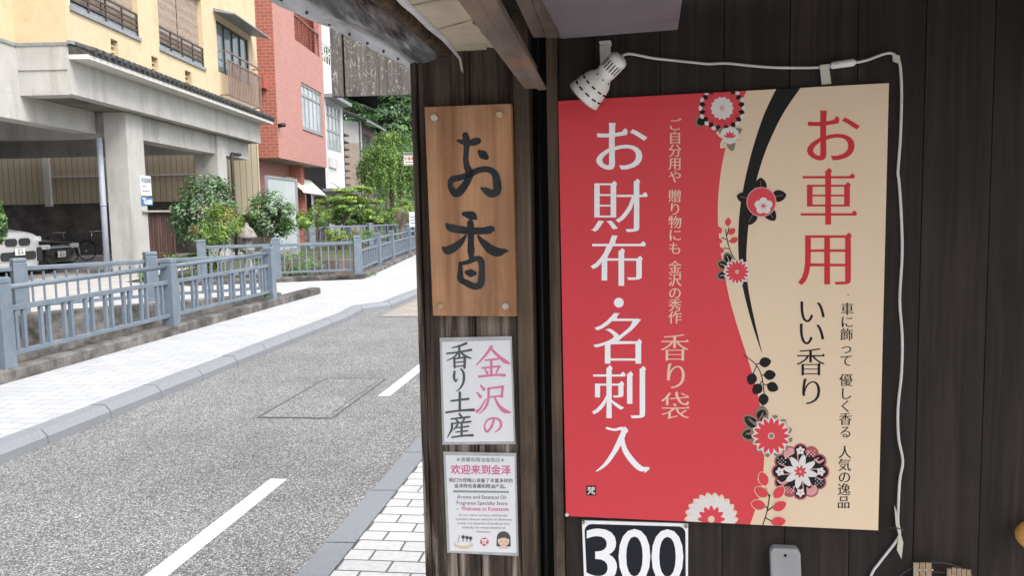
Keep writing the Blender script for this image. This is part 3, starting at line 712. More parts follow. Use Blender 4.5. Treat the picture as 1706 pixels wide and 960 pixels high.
holed_wall(mb, FR, 0, LR, zb, 15, [rw, bh], 0.25, 1, 1)
mb.quad(FRF.P(0, zb), FRF.P(9, zb), FRF.P(9, 15), FRF.P(0, 15), 0)
mb.quad(FR.P(LR, zb), FR.P(LR, zb, -9), FR.P(LR, 15, -9), FR.P(LR, 15), 0)
mb.quad(FR.P(0, 15), FR.P(LR, 15), FR.P(LR, 15, -9), FR.P(0, 15, -9), 0)
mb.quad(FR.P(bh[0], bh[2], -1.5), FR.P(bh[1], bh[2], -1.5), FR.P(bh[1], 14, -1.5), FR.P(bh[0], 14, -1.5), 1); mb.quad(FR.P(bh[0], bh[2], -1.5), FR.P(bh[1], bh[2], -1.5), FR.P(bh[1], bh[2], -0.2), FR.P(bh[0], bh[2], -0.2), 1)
mb.build('wall', [M_brick, M_brick_glare], rb)
mb = MB(); mb.quad(FR.P(0, zb + 0.002), FR.P(LR, zb + 0.002), FR.P(LR, zb + 0.002, -9), FR.P(0, zb + 0.002, -9)); mb.build('soffit', M_under, rb)
mb = MB()
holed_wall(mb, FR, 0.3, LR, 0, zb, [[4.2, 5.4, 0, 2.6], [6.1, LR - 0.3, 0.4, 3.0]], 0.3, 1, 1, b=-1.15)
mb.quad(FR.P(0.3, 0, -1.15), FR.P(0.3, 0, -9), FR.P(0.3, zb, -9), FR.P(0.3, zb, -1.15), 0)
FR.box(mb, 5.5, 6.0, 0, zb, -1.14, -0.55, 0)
mb.build('lower_wall', [M_brick, M_brick_glare], rb)
mb = MB(); FR.box(mb, 4.2, 5.4, 0, 2.6, -1.5, -1.44); FR.box(mb, 6.1, LR - 0.3, 0.4, 3.0, -1.5, -1.44); mb.build('shop_front', M_shopwall, rb)
window(rb, FR, rw, 0.12, M_alu, M_glass_b, 5, 1, 0.11, zs=[rw[2] + (rw[3] - rw[2]) * 0.74])
mb = MB(); FR.box(mb, rw[0] - 0.1, rw[1] + 0.1, rw[2] - 0.09, rw[2], -0.1, 0.05); mb.build('sill', M_alu, rb)
mb = MB(); zr = bh[2] + 1.15
mb.bar(FR.P(bh[0], zr, -0.05), FR.P(bh[1], zr, -0.05), 0.09, 0.09)
for k in range(7): a = bh[0] + (bh[1] - bh[0]) * k / 6; mb.bar(FR.P(a, bh[2], -0.05), FR.P(a, zr, -0.05), 0.05, 0.05, up=FR.n)
mb.build('railing', mat('red_brown_rail', (0.16, 0.06, 0.05), (0.22, 0.09, 0.07), scale=4, rough=0.6), rb)
mb = MB(); q0 = FRF.px(428, 130)[0]; z1, z0 = FRF.px(440, 128)[1], FRF.px(440, 149)[1]; FRF.box(mb, 0.35, q0 + 0.4, z0, z1, 0.0, 0.45); mb.build('vent_hood', mat('red_hood', (0.33, 0.08, 0.06), (0.38, 0.1, 0.08), rough=0.6), rb, bevel=0.02)
mb = MB(); e = FR.P(0.1, FR.px(468, 211)[1], 0.0); mb.tube([e, e + FR.n * 0.3 + UP * 0.05], 0.09, 10); mb.build('wall_lamp', M_blackpipe, rb, smooth=True)
# awning on the shop front
aw = thing('shop_awning', 'pale green canvas awning sloping out from the red brick shop front', 'awning', at(474.5, 293, 40.6))
M_awn = mat('pale_green_canvas', (0.50, 0.56, 0.48), (0.56, 0.61, 0.53), scale=3, rough=0.85)
A0, A1 = at(474.5, 293, 40.6), at(517, 300.5, 43.6)
B0 = at(505, 318, 40.6); B1 = at(542, 324, 43.6)
dwn = V((0, 0, -0.03))
mb = MB(); mb.add([A0, A1, B1, B0] + [p + dwn for p in (A0, A1, B1, B0)], [(0, 3, 2, 1), (4, 5, 6, 7), (0, 1, 5, 4), (1, 2, 6, 5), (2, 3, 7, 6), (3, 0, 4, 7)]); mb.build('canvas', M_awn, aw, fixn=True)
mb = MB(); mb.tube([B0 + dwn * 2, B1 + dwn * 2], 0.035, 8); mb.build('front_bar', M_whiteplastic, aw, smooth=True)
for p, q in ((B0, A0), (B1, A1)):
    mb = MB(); mb.tube([p + dwn * 2, V((q.x, q.y, q.z - 1.35))], 0.025, 6); mb.build('arm', M_dark_metal, aw)
# translucent screen beside the shop
scr = thing('glass_screen', 'tall frosted glass screen in a grey frame behind the small tree', 'screen', at(470, 400, 30))
S0, S1 = at(443, 292, 29.5), at(491, 309, 33.0)
M_frost = mat('frosted_glass', (0.42, 0.48, 0.50), (0.50, 0.55, 0.57), scale=0.8, rough=0.25, spec=0.8)
sdir = V((S1.x - S0.x, S1.y - S0.y, 0)).normalized(); snr = V((sdir.y, -sdir.x, 0)); sl_ = V((S1.x - S0.x, S1.y - S0.y, 0)).length
FS = Fr(S0, sdir, snr)
mb = MB(); FS.box(mb, 0.08, sl_ - 0.1, 0.3, S0.z - 0.08, -0.02, 0.02); mb.build('pane', M_frost, scr)
mb = MB(); FS.box(mb, 0.0, 0.08, 0.0, S0.z, -0.05, 0.05); FS.box(mb, sl_ - 0.1, sl_ + 0.1, 0.0, S0.z, -0.08, 0.08); FS.box(mb, 0.08, sl_ - 0.1, S0.z - 0.08, S0.z, -0.05, 0.05); FS.box(mb, 0.08, sl_ - 0.1, 0.05, 0.3, -0.05, 0.05); mb.build('frame', M_alu, scr)

# ------------------------------------------------------------------ white shop house, grey timber house
M_wht = mat('white_render', (0.50, 0.51, 0.52), (0.58, 0.58, 0.58), scale=2, rough=0.9)
M_lgrey = mat('light_grey_render', (0.42, 0.42, 0.42), (0.5, 0.5, 0.49), scale=2, rough=0.9)
M_tan = mat('tan_render', (0.33, 0.27, 0.22), (0.38, 0.31, 0.26), scale=2, rough=0.9)
M_timber = mat('old_timber', (0.05, 0.04, 0.036), (0.11, 0.09, 0.08), scale=3, stretch=(1, 1, 12), rough=0.9)
WO = FR.P(LR + 0.05, 0, -0.1)
FW = Fr(WO, rd, rn)
wb = thing('white_shop_house', 'white rendered shop house with tall glazed upper window beyond the brick building', 'building', (WO.x, WO.y, 0))
LW = FW.px(571, 200)[0]
ww = [FW.px(543.5, 200)[0], FW.px(568.5, 230)[0], FW.px(548, 249)[1], FW.px(545, 168)[1]]
mb = MB(); holed_wall(mb, FW, 0, LW, 2.9, 9.6, [ww], 0.25)
mb.quad(FW.P(0, 2.9), FW.P(LW, 2.9), FW.P(LW, 2.9, -8), FW.P(0, 2.9, -8)); mb.quad(FW.P(LW, 0), FW.P(LW, 0, -8), FW.P(LW, 9.6, -8), FW.P(LW, 9.6)); mb.quad(FW.P(0, 9.6), FW.P(LW, 9.6), FW.P(LW, 9.6, -8), FW.P(0, 9.6, -8))
mb.quad(FW.P(0.8, 9.6, -1.6), FW.P(LW, 9.6, -1.6), FW.P(LW, 12.8, -1.6), FW.P(0.8, 12.8, -1.6)); mb.quad(FW.P(0, 0, -0.8), FW.P(LW, 0, -0.8), FW.P(LW, 2.9, -0.8), FW.P(0, 2.9, -0.8))
mb.build('wall', M_wht, wb)
window(wb, FW, ww, 0.12, M_alu, M_glass_b, 4, 1, 0.14, zs=[ww[2] + (ww[3] - ww[2]) * 0.42, ww[2] + (ww[3] - ww[2]) * 0.75])
mb = MB(); FW.box(mb, 0, LW, 2.75, 2.9, -0.2, 0.8); FW.box(mb, ww[0] - 0.3, ww[1] + 0.6, ww[3] + 0.12, ww[3] + 0.3, 0.003, 0.55); mb.build('canopy', M_greymetal, wb)
mb = MB(); FW.box(mb, 0.6, 3.6, 0.1, 2.5, -0.79, -0.74); mb.build('shop_front', M_shopwall, wb)
mb = MB()
for k in range(10): a = LW * k / 9; mb.bar(FW.P(a, 9.6, -0.1), FW.P(a, 10.6, -0.1), 0.04, 0.04, up=FW.n)
mb.bar(FW.P(0, 10.6, -0.1), FW.P(LW, 10.6, -0.1), 0.06, 0.06); mb.bar(FW.P(0, 10.1, -0.1), FW.P(LW, 10.1, -0.1), 0.04, 0.04); mb.build('roof_railing', M_whiteplastic, wb)
a0, zt = FW.px(548, 262, 0.05); a1, zb_ = FW.px(562, 281, 0.05)
sgw = thing('shop_wall_sign', 'grey framed square sign with a white brush mark under the tall glazed window', 'sign', FW.P(a0, zb_, 0.05))
mb = MB(); FW.box(mb, a0, a1, zb_, zt, 0.004, 0.08); mb.build('panel', M_lgrey, sgw)
pr = Print(lambda x, y, l: FW.P(x, y, 0.082 + l * 8))
am, zm = (a0 + a1) / 2, (zb_ + zt) / 2
pr.stroke([(am - 0.1, zm - 0.3, .05), (am + 0.15, zm + 0.3, .05), (am + 0.2, zm - 0.1, .05), (am + 0.5, zm - 0.25, .06)]); pr.stroke([(am - 0.3, zm + 0.1, .03), (am + 0.5, zm + 0.05, .04)])
pr.build('emblem', M_inkwhite, sgw)
# grey house with side gable wall facing the camera
GO = V((at(597, 200, 60).x, 60, 0)); FG = Fr(GO, rd, rn); FGF = Fr(GO, -rn, -rd)
gb = thing('timber_house', 'old two storey timber house with tan side wall and dark slatted windows', 'house', GO)
zg = FG.px(598, 203)[1]; LG = FG.px(624, 230)[0]
gw = [FG.px(602, 230)[0], FG.px(617, 240)[0], FG.px(605, 262)[1], FG.px(603, 220)[1]]
mb = MB(); holed_wall(mb, FG, 0, LG, 0, zg, [gw], 0.15)
mb.build('wall', mat('brown_boarding', (0.13, 0.1, 0.095), (0.2, 0.16, 0.15), scale=3, stretch=(1, 1, 10), rough=0.9), gb)
zt_ = FGF.px(590, 238)[1]
mb = MB(); mb.quad(FGF.P(0, 0), FGF.P(8, 0), FGF.P(8, zt_), FGF.P(0, zt_)); mb.build('side_wall', M_tan, gb)
mb = MB(); mb.quad(FGF.P(0, zt_), FGF.P(8, zt_), FGF.P(8, zg + 1.0), FGF.P(0, zg)); mb.build('upper_side_wall', M_lgrey, gb)
window(gb, FG, gw, 0.06, M_timber, M_glass, 5, 1, 0.14)
mb = MB(); mb.prism([FG.P(-0.6, zg, 0.7), FG.P(-0.6, zg + 0.15, 0.7), FG.P(-0.6, zg + 2.2, -4), FG.P(-0.6, zg + 2.0, -4)], FG.d * (LG + 1.2)); mb.build('roof', M_tile, gb, fixn=True)
mb = MB(); mb.tube([FG.P(0.15, 0, 0.1), FG.P(0.15, zg, 0.1)], 0.08, 8); mb.tube([FG.P(-0.6, zg - 0.05, 0.78), FG.P(LG + 0.6, zg - 0.05, 0.78)], 0.09, 8); mb.build('gutter', M_alu, gb)
for k in range(9): pass
mb = MB()
for k in range(8): FW.box(mb, LW + 0.1, LW + 1.6, 3.2 + k * 0.42, 3.3 + k * 0.42, -0.3, 0.0)
FW.box(mb, LW + 0.02, LW + 1.7, 0.0, 7.0, -0.8, -0.32); mb.build('lattice_screen', M_timber, wb)

# ------------------------------------------------------------------ foliage
def leaf_mat(name, c, c2, tr=0.33):
    m = mat(name, c, c2, scale=2.5, rough=0.5, island=0.3, spec=0.4)
    b = m.node_tree.nodes['Principled BSDF']
    t = m.node_tree; tb = t.nodes.new('ShaderNodeBsdfTranslucent'); mx = t.nodes.new('ShaderNodeMixShader'); mx.inputs[0].default_value = tr
    src = b.inputs['Base Color'].links[0].from_socket
    t.links.new(src, tb.inputs[0]); t.links.new(b.outputs[0], mx.inputs[1]); t.links.new(tb.outputs[0], mx.inputs[2])
    t.links.new(mx.outputs[0], t.nodes['Material Output'].inputs[0]); return m
L_dark = leaf_mat('dark_leaf', (0.055, 0.115, 0.05), (0.095, 0.175, 0.08))
L_mid = leaf_mat('mid_leaf', (0.075, 0.155, 0.05), (0.125, 0.235, 0.08))
L_light = leaf_mat('light_leaf', (0.16, 0.28, 0.075), (0.24, 0.38, 0.11))
L_yel = leaf_mat('yellow_green_leaf', (0.24, 0.36, 0.06), (0.34, 0.47, 0.09))
L_glos = leaf_mat('glossy_leaf', (0.11, 0.195, 0.095), (0.20, 0.30, 0.165), 0.15)
L_red = leaf_mat('orange_leaf', (0.26, 0.16, 0.06), (0.38, 0.26, 0.1))
M_bark = mat('bark', (0.10, 0.08, 0.065), (0.20, 0.165, 0.14), scale=8, stretch=(1, 1, 0.3), rough=0.95, bump=0.5)
def leaf_mesh(name, P, Nn, size, mats, mi, parent, aspect=0.5, sag=None, rng=None):
    n = len(P); rng = rng or np.random.default_rng(1)
    Nn = Nn / (np.linalg.norm(Nn, axis=1, keepdims=True) + 1e-9)
    a = rng.normal(size=(n, 3))
    if sag is not None: a = a * (1 - sag) + np.array((0, 0, -1.6)) * sag
    a -= Nn * (a * Nn).sum(1, keepdims=True); a /= np.linalg.norm(a, axis=1, keepdims=True) + 1e-9
    b_ = np.cross(Nn, a); s = size * rng.uniform(0.6, 1.35, n)[:, None]
    v = np.stack([P - a * s * 0.5, P + b_ * s * aspect * 0.5 + Nn * s * 0.06, P + a * s * 0.5 - Nn * s * 0.1, P - b_ * s * aspect * 0.5 + Nn * s * 0.06], 1).reshape(-1, 3)
    off = np.array(parent_loc(parent)) if parent else 0
    me = bpy.data.meshes.new(name); me.vertices.add(4 * n); me.vertices.foreach_set('co', (v - off).ravel())
    me.loops.add(4 * n); me.loops.foreach_set('vertex_index', np.arange(4 * n)); me.polygons.add(n)
    me.polygons.foreach_set('loop_start', np.arange(n) * 4)
    for m in mats: me.materials.append(m)
    me.polygons.foreach_set('material_index', mi.astype(np.int32)); me.update(calc_edges=True)
    o = bpy.data.objects.new(name, me); COL.objects.link(o)
    if parent: o.parent = parent
    return o
def crown(parent, c, rad, n, size, mats, w=None, clumps=40, seed=0, fill=0.55, cr_=0.28, name='crown', up=0.7, sag=None, aspect=0.5, flat=1.0):
    rng = np.random.default_rng(seed); c = np.array(c); rad = np.array(rad)
    d = rng.normal(size=(clumps, 3)); d /= np.linalg.norm(d, axis=1, keepdims=True)
    rr = rng.uniform(fill, 0.95, clumps)[:, None] ; cc = d * rr
    wgt = rng.uniform(0.4, 1.6, clumps); wgt /= wgt.sum()
    idx = rng.choice(clumps, n, p=wgt); cs_ = rng.uniform(0.6, 1.3, clumps) * cr_
    q = rng.normal(size=(n, 3)); q /= np.linalg.norm(q, axis=1, keepdims=True); q *= rng.uniform(0, 1, n)[:, None] ** 0.45
    q[:, 2] *= flat
    p = cc[idx] + q * cs_[idx][:, None]
    P = c + p * rad
    Nn = q * 0.9 + d[idx] * 0.6 + np.array((0, 0, up)) + rng.normal(size=(n, 3)) * 0.45
    w = np.array(w or [1] * len(mats), float); w /= w.sum()
    cm = rng.choice(len(mats), clumps, p=w); mi = cm[idx]; mx = rng.random(n) < 0.25; mi = np.where(mx, rng.choice(len(mats), n, p=w), mi)
    return leaf_mesh(name, P, Nn, size, mats, mi, parent, aspect, sag, rng)
def branchy(parent, base, top, r, n=5, seed=0, spread=0.6, name='trunk'):
    rng = random.Random(seed); mb = MB(); base = V(base); top = V(top)
    k = 6; pts = [base.lerp(top, i / (k - 1)) + V((rng.uniform(-1, 1), rng.uniform(-1, 1), 0)) * (top - base).length * 0.025 * (i > 0) for i in range(k)]
    mb.tube(pts, [r * (1.25 if i == 0 else 1 - 0.12 * i) for i in range(k)], 8)
    h = (top - base).length
    for i in range(n):
        t = rng.uniform(0.45, 0.98); p = base.lerp(top, t); an = rng.uniform(0, 6.28); L_ = h * spread * rng.uniform(0.5, 1)
        e = p + V((math.cos(an) * L_, math.sin(an) * L_, L_ * rng.uniform(0.3, 0.9))); m_ = p.lerp(e, 0.5) + UP * L_ * 0.08
        mb.tube([p, m_, e], [r * 0.5, r * 0.35, r * 0.12], 6)
    return mb.build(name, M_bark, parent, smooth=True)
def plant(name, label, cat, px, py, Y, base_z, rad, n, size, mats, w=None, seed=0, trunk=None, group=None, stem=0.5, **kw):
    c = at(px, py, Y); root = thing(name, label, cat, (c.x, c.y, base_z), group)
    crown(root, c, rad, n, size, mats, w, seed=seed, **kw)
    if trunk: branchy(root, (c.x + trunk.get('dx', 0), c.y, base_z), (c.x, c.y, c.z + rad[2] * 0.35), trunk['r'], trunk.get('n', 6), seed, trunk.get('spread', 0.5))
    else: branchy(root, (c.x, c.y, base_z), (c.x, c.y, c.z), 0.025, 7, seed, stem, name='stem')
    return root
# big bush beside the column
plant('flowering_shrub', 'large dark green glossy shrub beside the concrete column', 'shrub', 343, 352, 20.8, 0.05, (0.86, 0.8, 0.88), 5200, 0.10, [L_dark, L_glos, L_mid], [3, 4, 2], 3, clumps=60, cr_=0.27)
plant('nandina_bush', 'light green bush with orange tipped leaves in front of the dark shrub', 'shrub', 362, 378, 19.6, 0.05, (0.62, 0.5, 0.52), 4200, 0.07, [L_light, L_yel, L_red, L_mid], [4, 3, 2, 2], 4, clumps=50, cr_=0.3, aspect=0.4)
# camellia-like small tree
t = plant('small_tree', 'small round evergreen tree with several bare brown stems near the screen', 'tree', 453, 358, 22.5, 0.05, (0.68, 0.65, 0.62), 3800, 0.10, [L_dark, L_glos, L_mid, L_light], [3, 4, 2, 1], 5, clumps=45, cr_=0.3)
for ch in list(t.children):
    if ch.name.startswith('stem'): bpy.data.objects.remove(ch)
cx = at(444, 400, 22.5); mb = MB()
for e, r_ in (((430, 378), .05), ((441, 372), .035), ((455, 380), .04), ((464, 372), .03), ((436, 360), .03)):
    p = at(*e, 22.5); mb.tube([V((cx.x, cx.y, 0.05)), V((cx.x, cx.y, 0.75)), V((cx.x, cx.y, 0.75)).lerp(p, 0.5) + UP * 0.05, p], [.07, .06, r_, r_ * 0.5], 8)
mb.build('trunk', M_bark, t, smooth=True)
plant('round_shrub', 'feathery yellow green round bush under the awning', 'shrub', 529, 362, 27.5, 0.05, (0.52, 0.5, 0.42), 4200, 0.06, [L_light, L_mid, L_yel], [3, 2, 2], 6, clumps=50, cr_=0.3, aspect=0.25)
plant('broadleaf_plant', 'bright broad leaved plant between glass screen and round bush', 'plant', 508, 366, 25.5, 0.05, (0.26, 0.3, 0.34), 260, 0.17, [L_yel, L_light], [2, 2], 7, clumps=18, cr_=0.4)
mp_ = plant('maple_tree', 'yellow green maple with thin trunk and flat spreading layers', 'tree', 584, 336, 35.5, 0.05, (1.35, 1.2, 0.78), 6000, 0.13, [L_yel, L_light, L_mid], [4, 3, 1], 8, clumps=60, cr_=0.26, trunk=dict(r=0.06, n=9, spread=0.55, dx=-0.55), flat=0.35, fill=0.3)
plant('low_hedge', 'dark green clipped hedge left of the maple trunk', 'hedge', 575, 360, 38, 0.05, (0.9, 0.8, 0.5), 2600, 0.13, [L_mid, L_light, L_dark], [3, 2, 2], 9, clumps=40)
plant('low_hedge', 'bright green low hedge spreading right of the maple trunk', 'hedge', 625, 362, 40, 0.05, (1.2, 0.8, 0.42), 3000, 0.13, [L_light, L_mid, L_yel], [3, 3, 1], 10, clumps=40)
plant('low_hedge', 'darker hedge below the weeping tree', 'hedge', 652, 360, 47, 0.05, (1.4, 0.8, 0.5), 2200, 0.16, [L_dark, L_mid], [2, 2], 11, clumps=30)
plant('clipped_shrub', 'rounded yellow green clipped shrub right of the weeping tree trunk', 'shrub', 673, 348, 36, 0.3, (0.52, 0.5, 0.42), 3000, 0.07, [L_yel, L_light], [3, 2], 12, clumps=40, cr_=0.35)
# bare twiggy shrub
c = at(668, 360, 33.5); tw = thing('twiggy_shrub', 'bare brown twiggy shrub in front of the clipped yellow green one', 'shrub', (c.x, c.y, 0.2)); mb = MB(); rng = random.Random(5)
for k in range(60):
    an = rng.uniform(0, 6.28); rr = rng.uniform(0.1, 0.34); p0 = V((c.x, c.y, 0.2)); e = V((c.x + math.cos(an) * rr, c.y + math.sin(an) * rr, c.z + rng.uniform(-0.1, 0.42)))
    mb.tube([p0, p0.lerp(e, 0.5) + UP * 0.15 - V((math.cos(an), math.sin(an), 0)) * rr * 0.25, e], [0.014, 0.01, 0.005], 4)
mb.build('twigs', mat('twig_brown', (0.17, 0.13, 0.1), (0.25, 0.2, 0.16), rough=0.9), tw)
# weeping tree: leaves hanging along drooping branches
wc = at(656, 290, 42); wt = thing('weeping_tree', 'tall weeping tree with drooping light green branches over the street', 'tree', (wc.x - 0.25, wc.y, 0.1))
rng = np.random.default_rng(20); pts = []; nn = []; mi = []
mbt = MB(); tb = V((at(650, 350, 42).x, 42, 0.1)); tt = V((wc.x, 42, 4.6)); mbt.tube([tb, tb.lerp(tt, 0.4) + V((0.05, 0, 0)), tt], [0.22, 0.17, 0.09], 8)
for k in range(210):
    an = rng.uniform(0, 6.283); R_ = 1.95 * math.sqrt(rng.uniform(0.02, 1.0)); zt0 = 5.35 - 0.42 * R_ ** 1.7 + rng.uniform(-1.3, 0.1); m_ = rng.integers(0, 3)
    drop = rng.uniform(0.8, 2.7); n_ = 90
    u = rng.uniform(0, 1, n_)
    px_ = wc.x + math.cos(an) * (R_ * np.minimum(1, 0.3 + u * 1.6)) + rng.normal(0, 0.09, n_); py_ = 42 + math.sin(an) * (R_ * np.minimum(1, 0.3 + u * 1.6)) + rng.normal(0, 0.09, n_)
    pz_ = zt0 + 0.25 - drop * np.maximum(0, u - 0.3) ** 1.2 * 1.3 + rng.normal(0, 0.07, n_)
    pts.append(np.stack([px_, py_, pz_], 1)); nn.append(rng.normal(size=(n_, 3)) + np.array((math.cos(an), math.sin(an), 0.5)) * 0.8); mi.append(np.full(n_, m_))
    if k < 40: mbt.tube([tt + V((0, 0, -0.9 + 0.02 * k)), V((wc.x + math.cos(an) * R_ * .5, 42 + math.sin(an) * R_ * .5, zt0 + 0.3)), V((wc.x + math.cos(an) * R_, 42 + math.sin(an) * R_, zt0 - drop * .5))], [0.05, 0.03, 0.01], 5)
leaf_mesh('crown', np.concatenate(pts), np.concatenate(nn), 0.14, [L_light, L_light, L_mid], np.concatenate(mi), wt, 0.45, 0.6, rng)
mbt.build('trunk', M_bark, wt, smooth=True)
# wooded hillside behind
b = MB(); ng = 24
hv = []; 
for i in range(ng + 1):
    for j in range(7):
        x = -60 + 110 * i / ng; y = 96 + j * 14; hv.append(V((x, y, -1 + 3.2 * j + (1.2 * math.sin(x * .2 + j)) * (j > 0))))
b.add(hv, [(i * 7 + j, (i + 1) * 7 + j, (i + 1) * 7 + j + 1, i * 7 + j + 1) for i in range(ng) for j in range(6)])
tag(b.build('hills', mat('wooded_hill', (0.012, 0.03, 0.012), (0.05, 0.1, 0.035), scale=0.6, rough=0.95, bump=1.0, bscale=1.2, bdist=0.6), smooth=True), kind='structure')
for k, (px, py, Y, r_, lab) in enumerate(((622, 178, 82, (5.0, 4, 4.2), 'dark green forest tree directly behind the timber house roof'), (664, 168, 84, (4.6, 4, 5.0), 'tall dark forest tree in the middle of the wooded hillside'),
        (700, 190, 80, (3.8, 4, 6.0), 'dark forest tree at the right edge beside the black pillar'), (640, 225, 76, (3.8, 3, 3.2), 'lower dark tree between house gutter and weeping tree'), (600, 130, 92, (6, 4, 5), 'highest forest tree half hidden by the weathered signboard'))):
    plant('forest_tree', lab, 'tree', px, py, Y, 0.0, r_, 5200, 0.5, [L_dark, L_mid, L_light], [6, 3, 0.6], 30 + k, clumps=75, cr_=0.26, trunk=dict(r=0.3, n=6, spread=0.4), group='trees on the wooded hillside', flat=0.5, up=1.0, aspect=0.45)
# plants in and beside the canal
plant('bank_shrub', 'low yellow green shrub above the brown canal wall', 'shrub', 560, 391, 25.2, -0.1, (0.36, 0.3, 0.2), 900, 0.07, [L_yel, L_light], [3, 1], 41, clumps=24)
plant('bank_flowers', 'patchy green plants with pale flowers behind the corner fence post', 'plant', 603, 392, 26, -0.1, (0.5, 0.4, 0.24), 700, 0.06, [L_light, L_mid, L_yel], [2, 2, 1], 42, clumps=30)
plant('canal_weeds', 'scrappy green weeds low behind the bridge-side fence', 'plant', 480, 440, 20.6, -0.4, (0.9, 0.5, 0.3), 900, 0.08, [L_mid, L_light], [2, 2], 43, clumps=30)
plant('ground_plant', 'small bright plant at the foot of the dark gate', 'plant', 243, 462, 17.6, 0.1, (0.22, 0.2, 0.16), 260, 0.07, [L_yel, L_mid], [2, 1], 44, clumps=14)
plant('ground_plant', 'low leafy plants under the nandina bush behind the fence', 'plant', 322, 432, 19.4, 0.05, (0.8, 0.4, 0.25), 1100, 0.09, [L_mid, L_light, L_red], [3, 2, 1], 45, clumps=30)
plant('weed', 'tiny yellowish weed at the last post of the nearest fence', 'plant', 441, 491, 13.55, 0.21, (0.05, 0.05, 0.06), 60, 0.045, [L_yel, L_light], [2, 1], 46, clumps=8)
plant('weed', 'scruffy weeds along the coping beside the corner post', 'plant', 613, 462, 19.5, 0.1, (0.28, 0.5, 0.06), 260, 0.05, [L_light, L_red, L_mid], [2, 1, 2], 47, clumps=20)
plant('street_shrub', 'leafy green shrub at the left picture edge in front of the white car', 'shrub', -20, 372, 12.6, 0.1, (0.25, 0.25, 0.48), 900, 0.085, [L_mid, L_light, L_glos], [2, 2, 2], 48, clumps=26, stem=0.12)

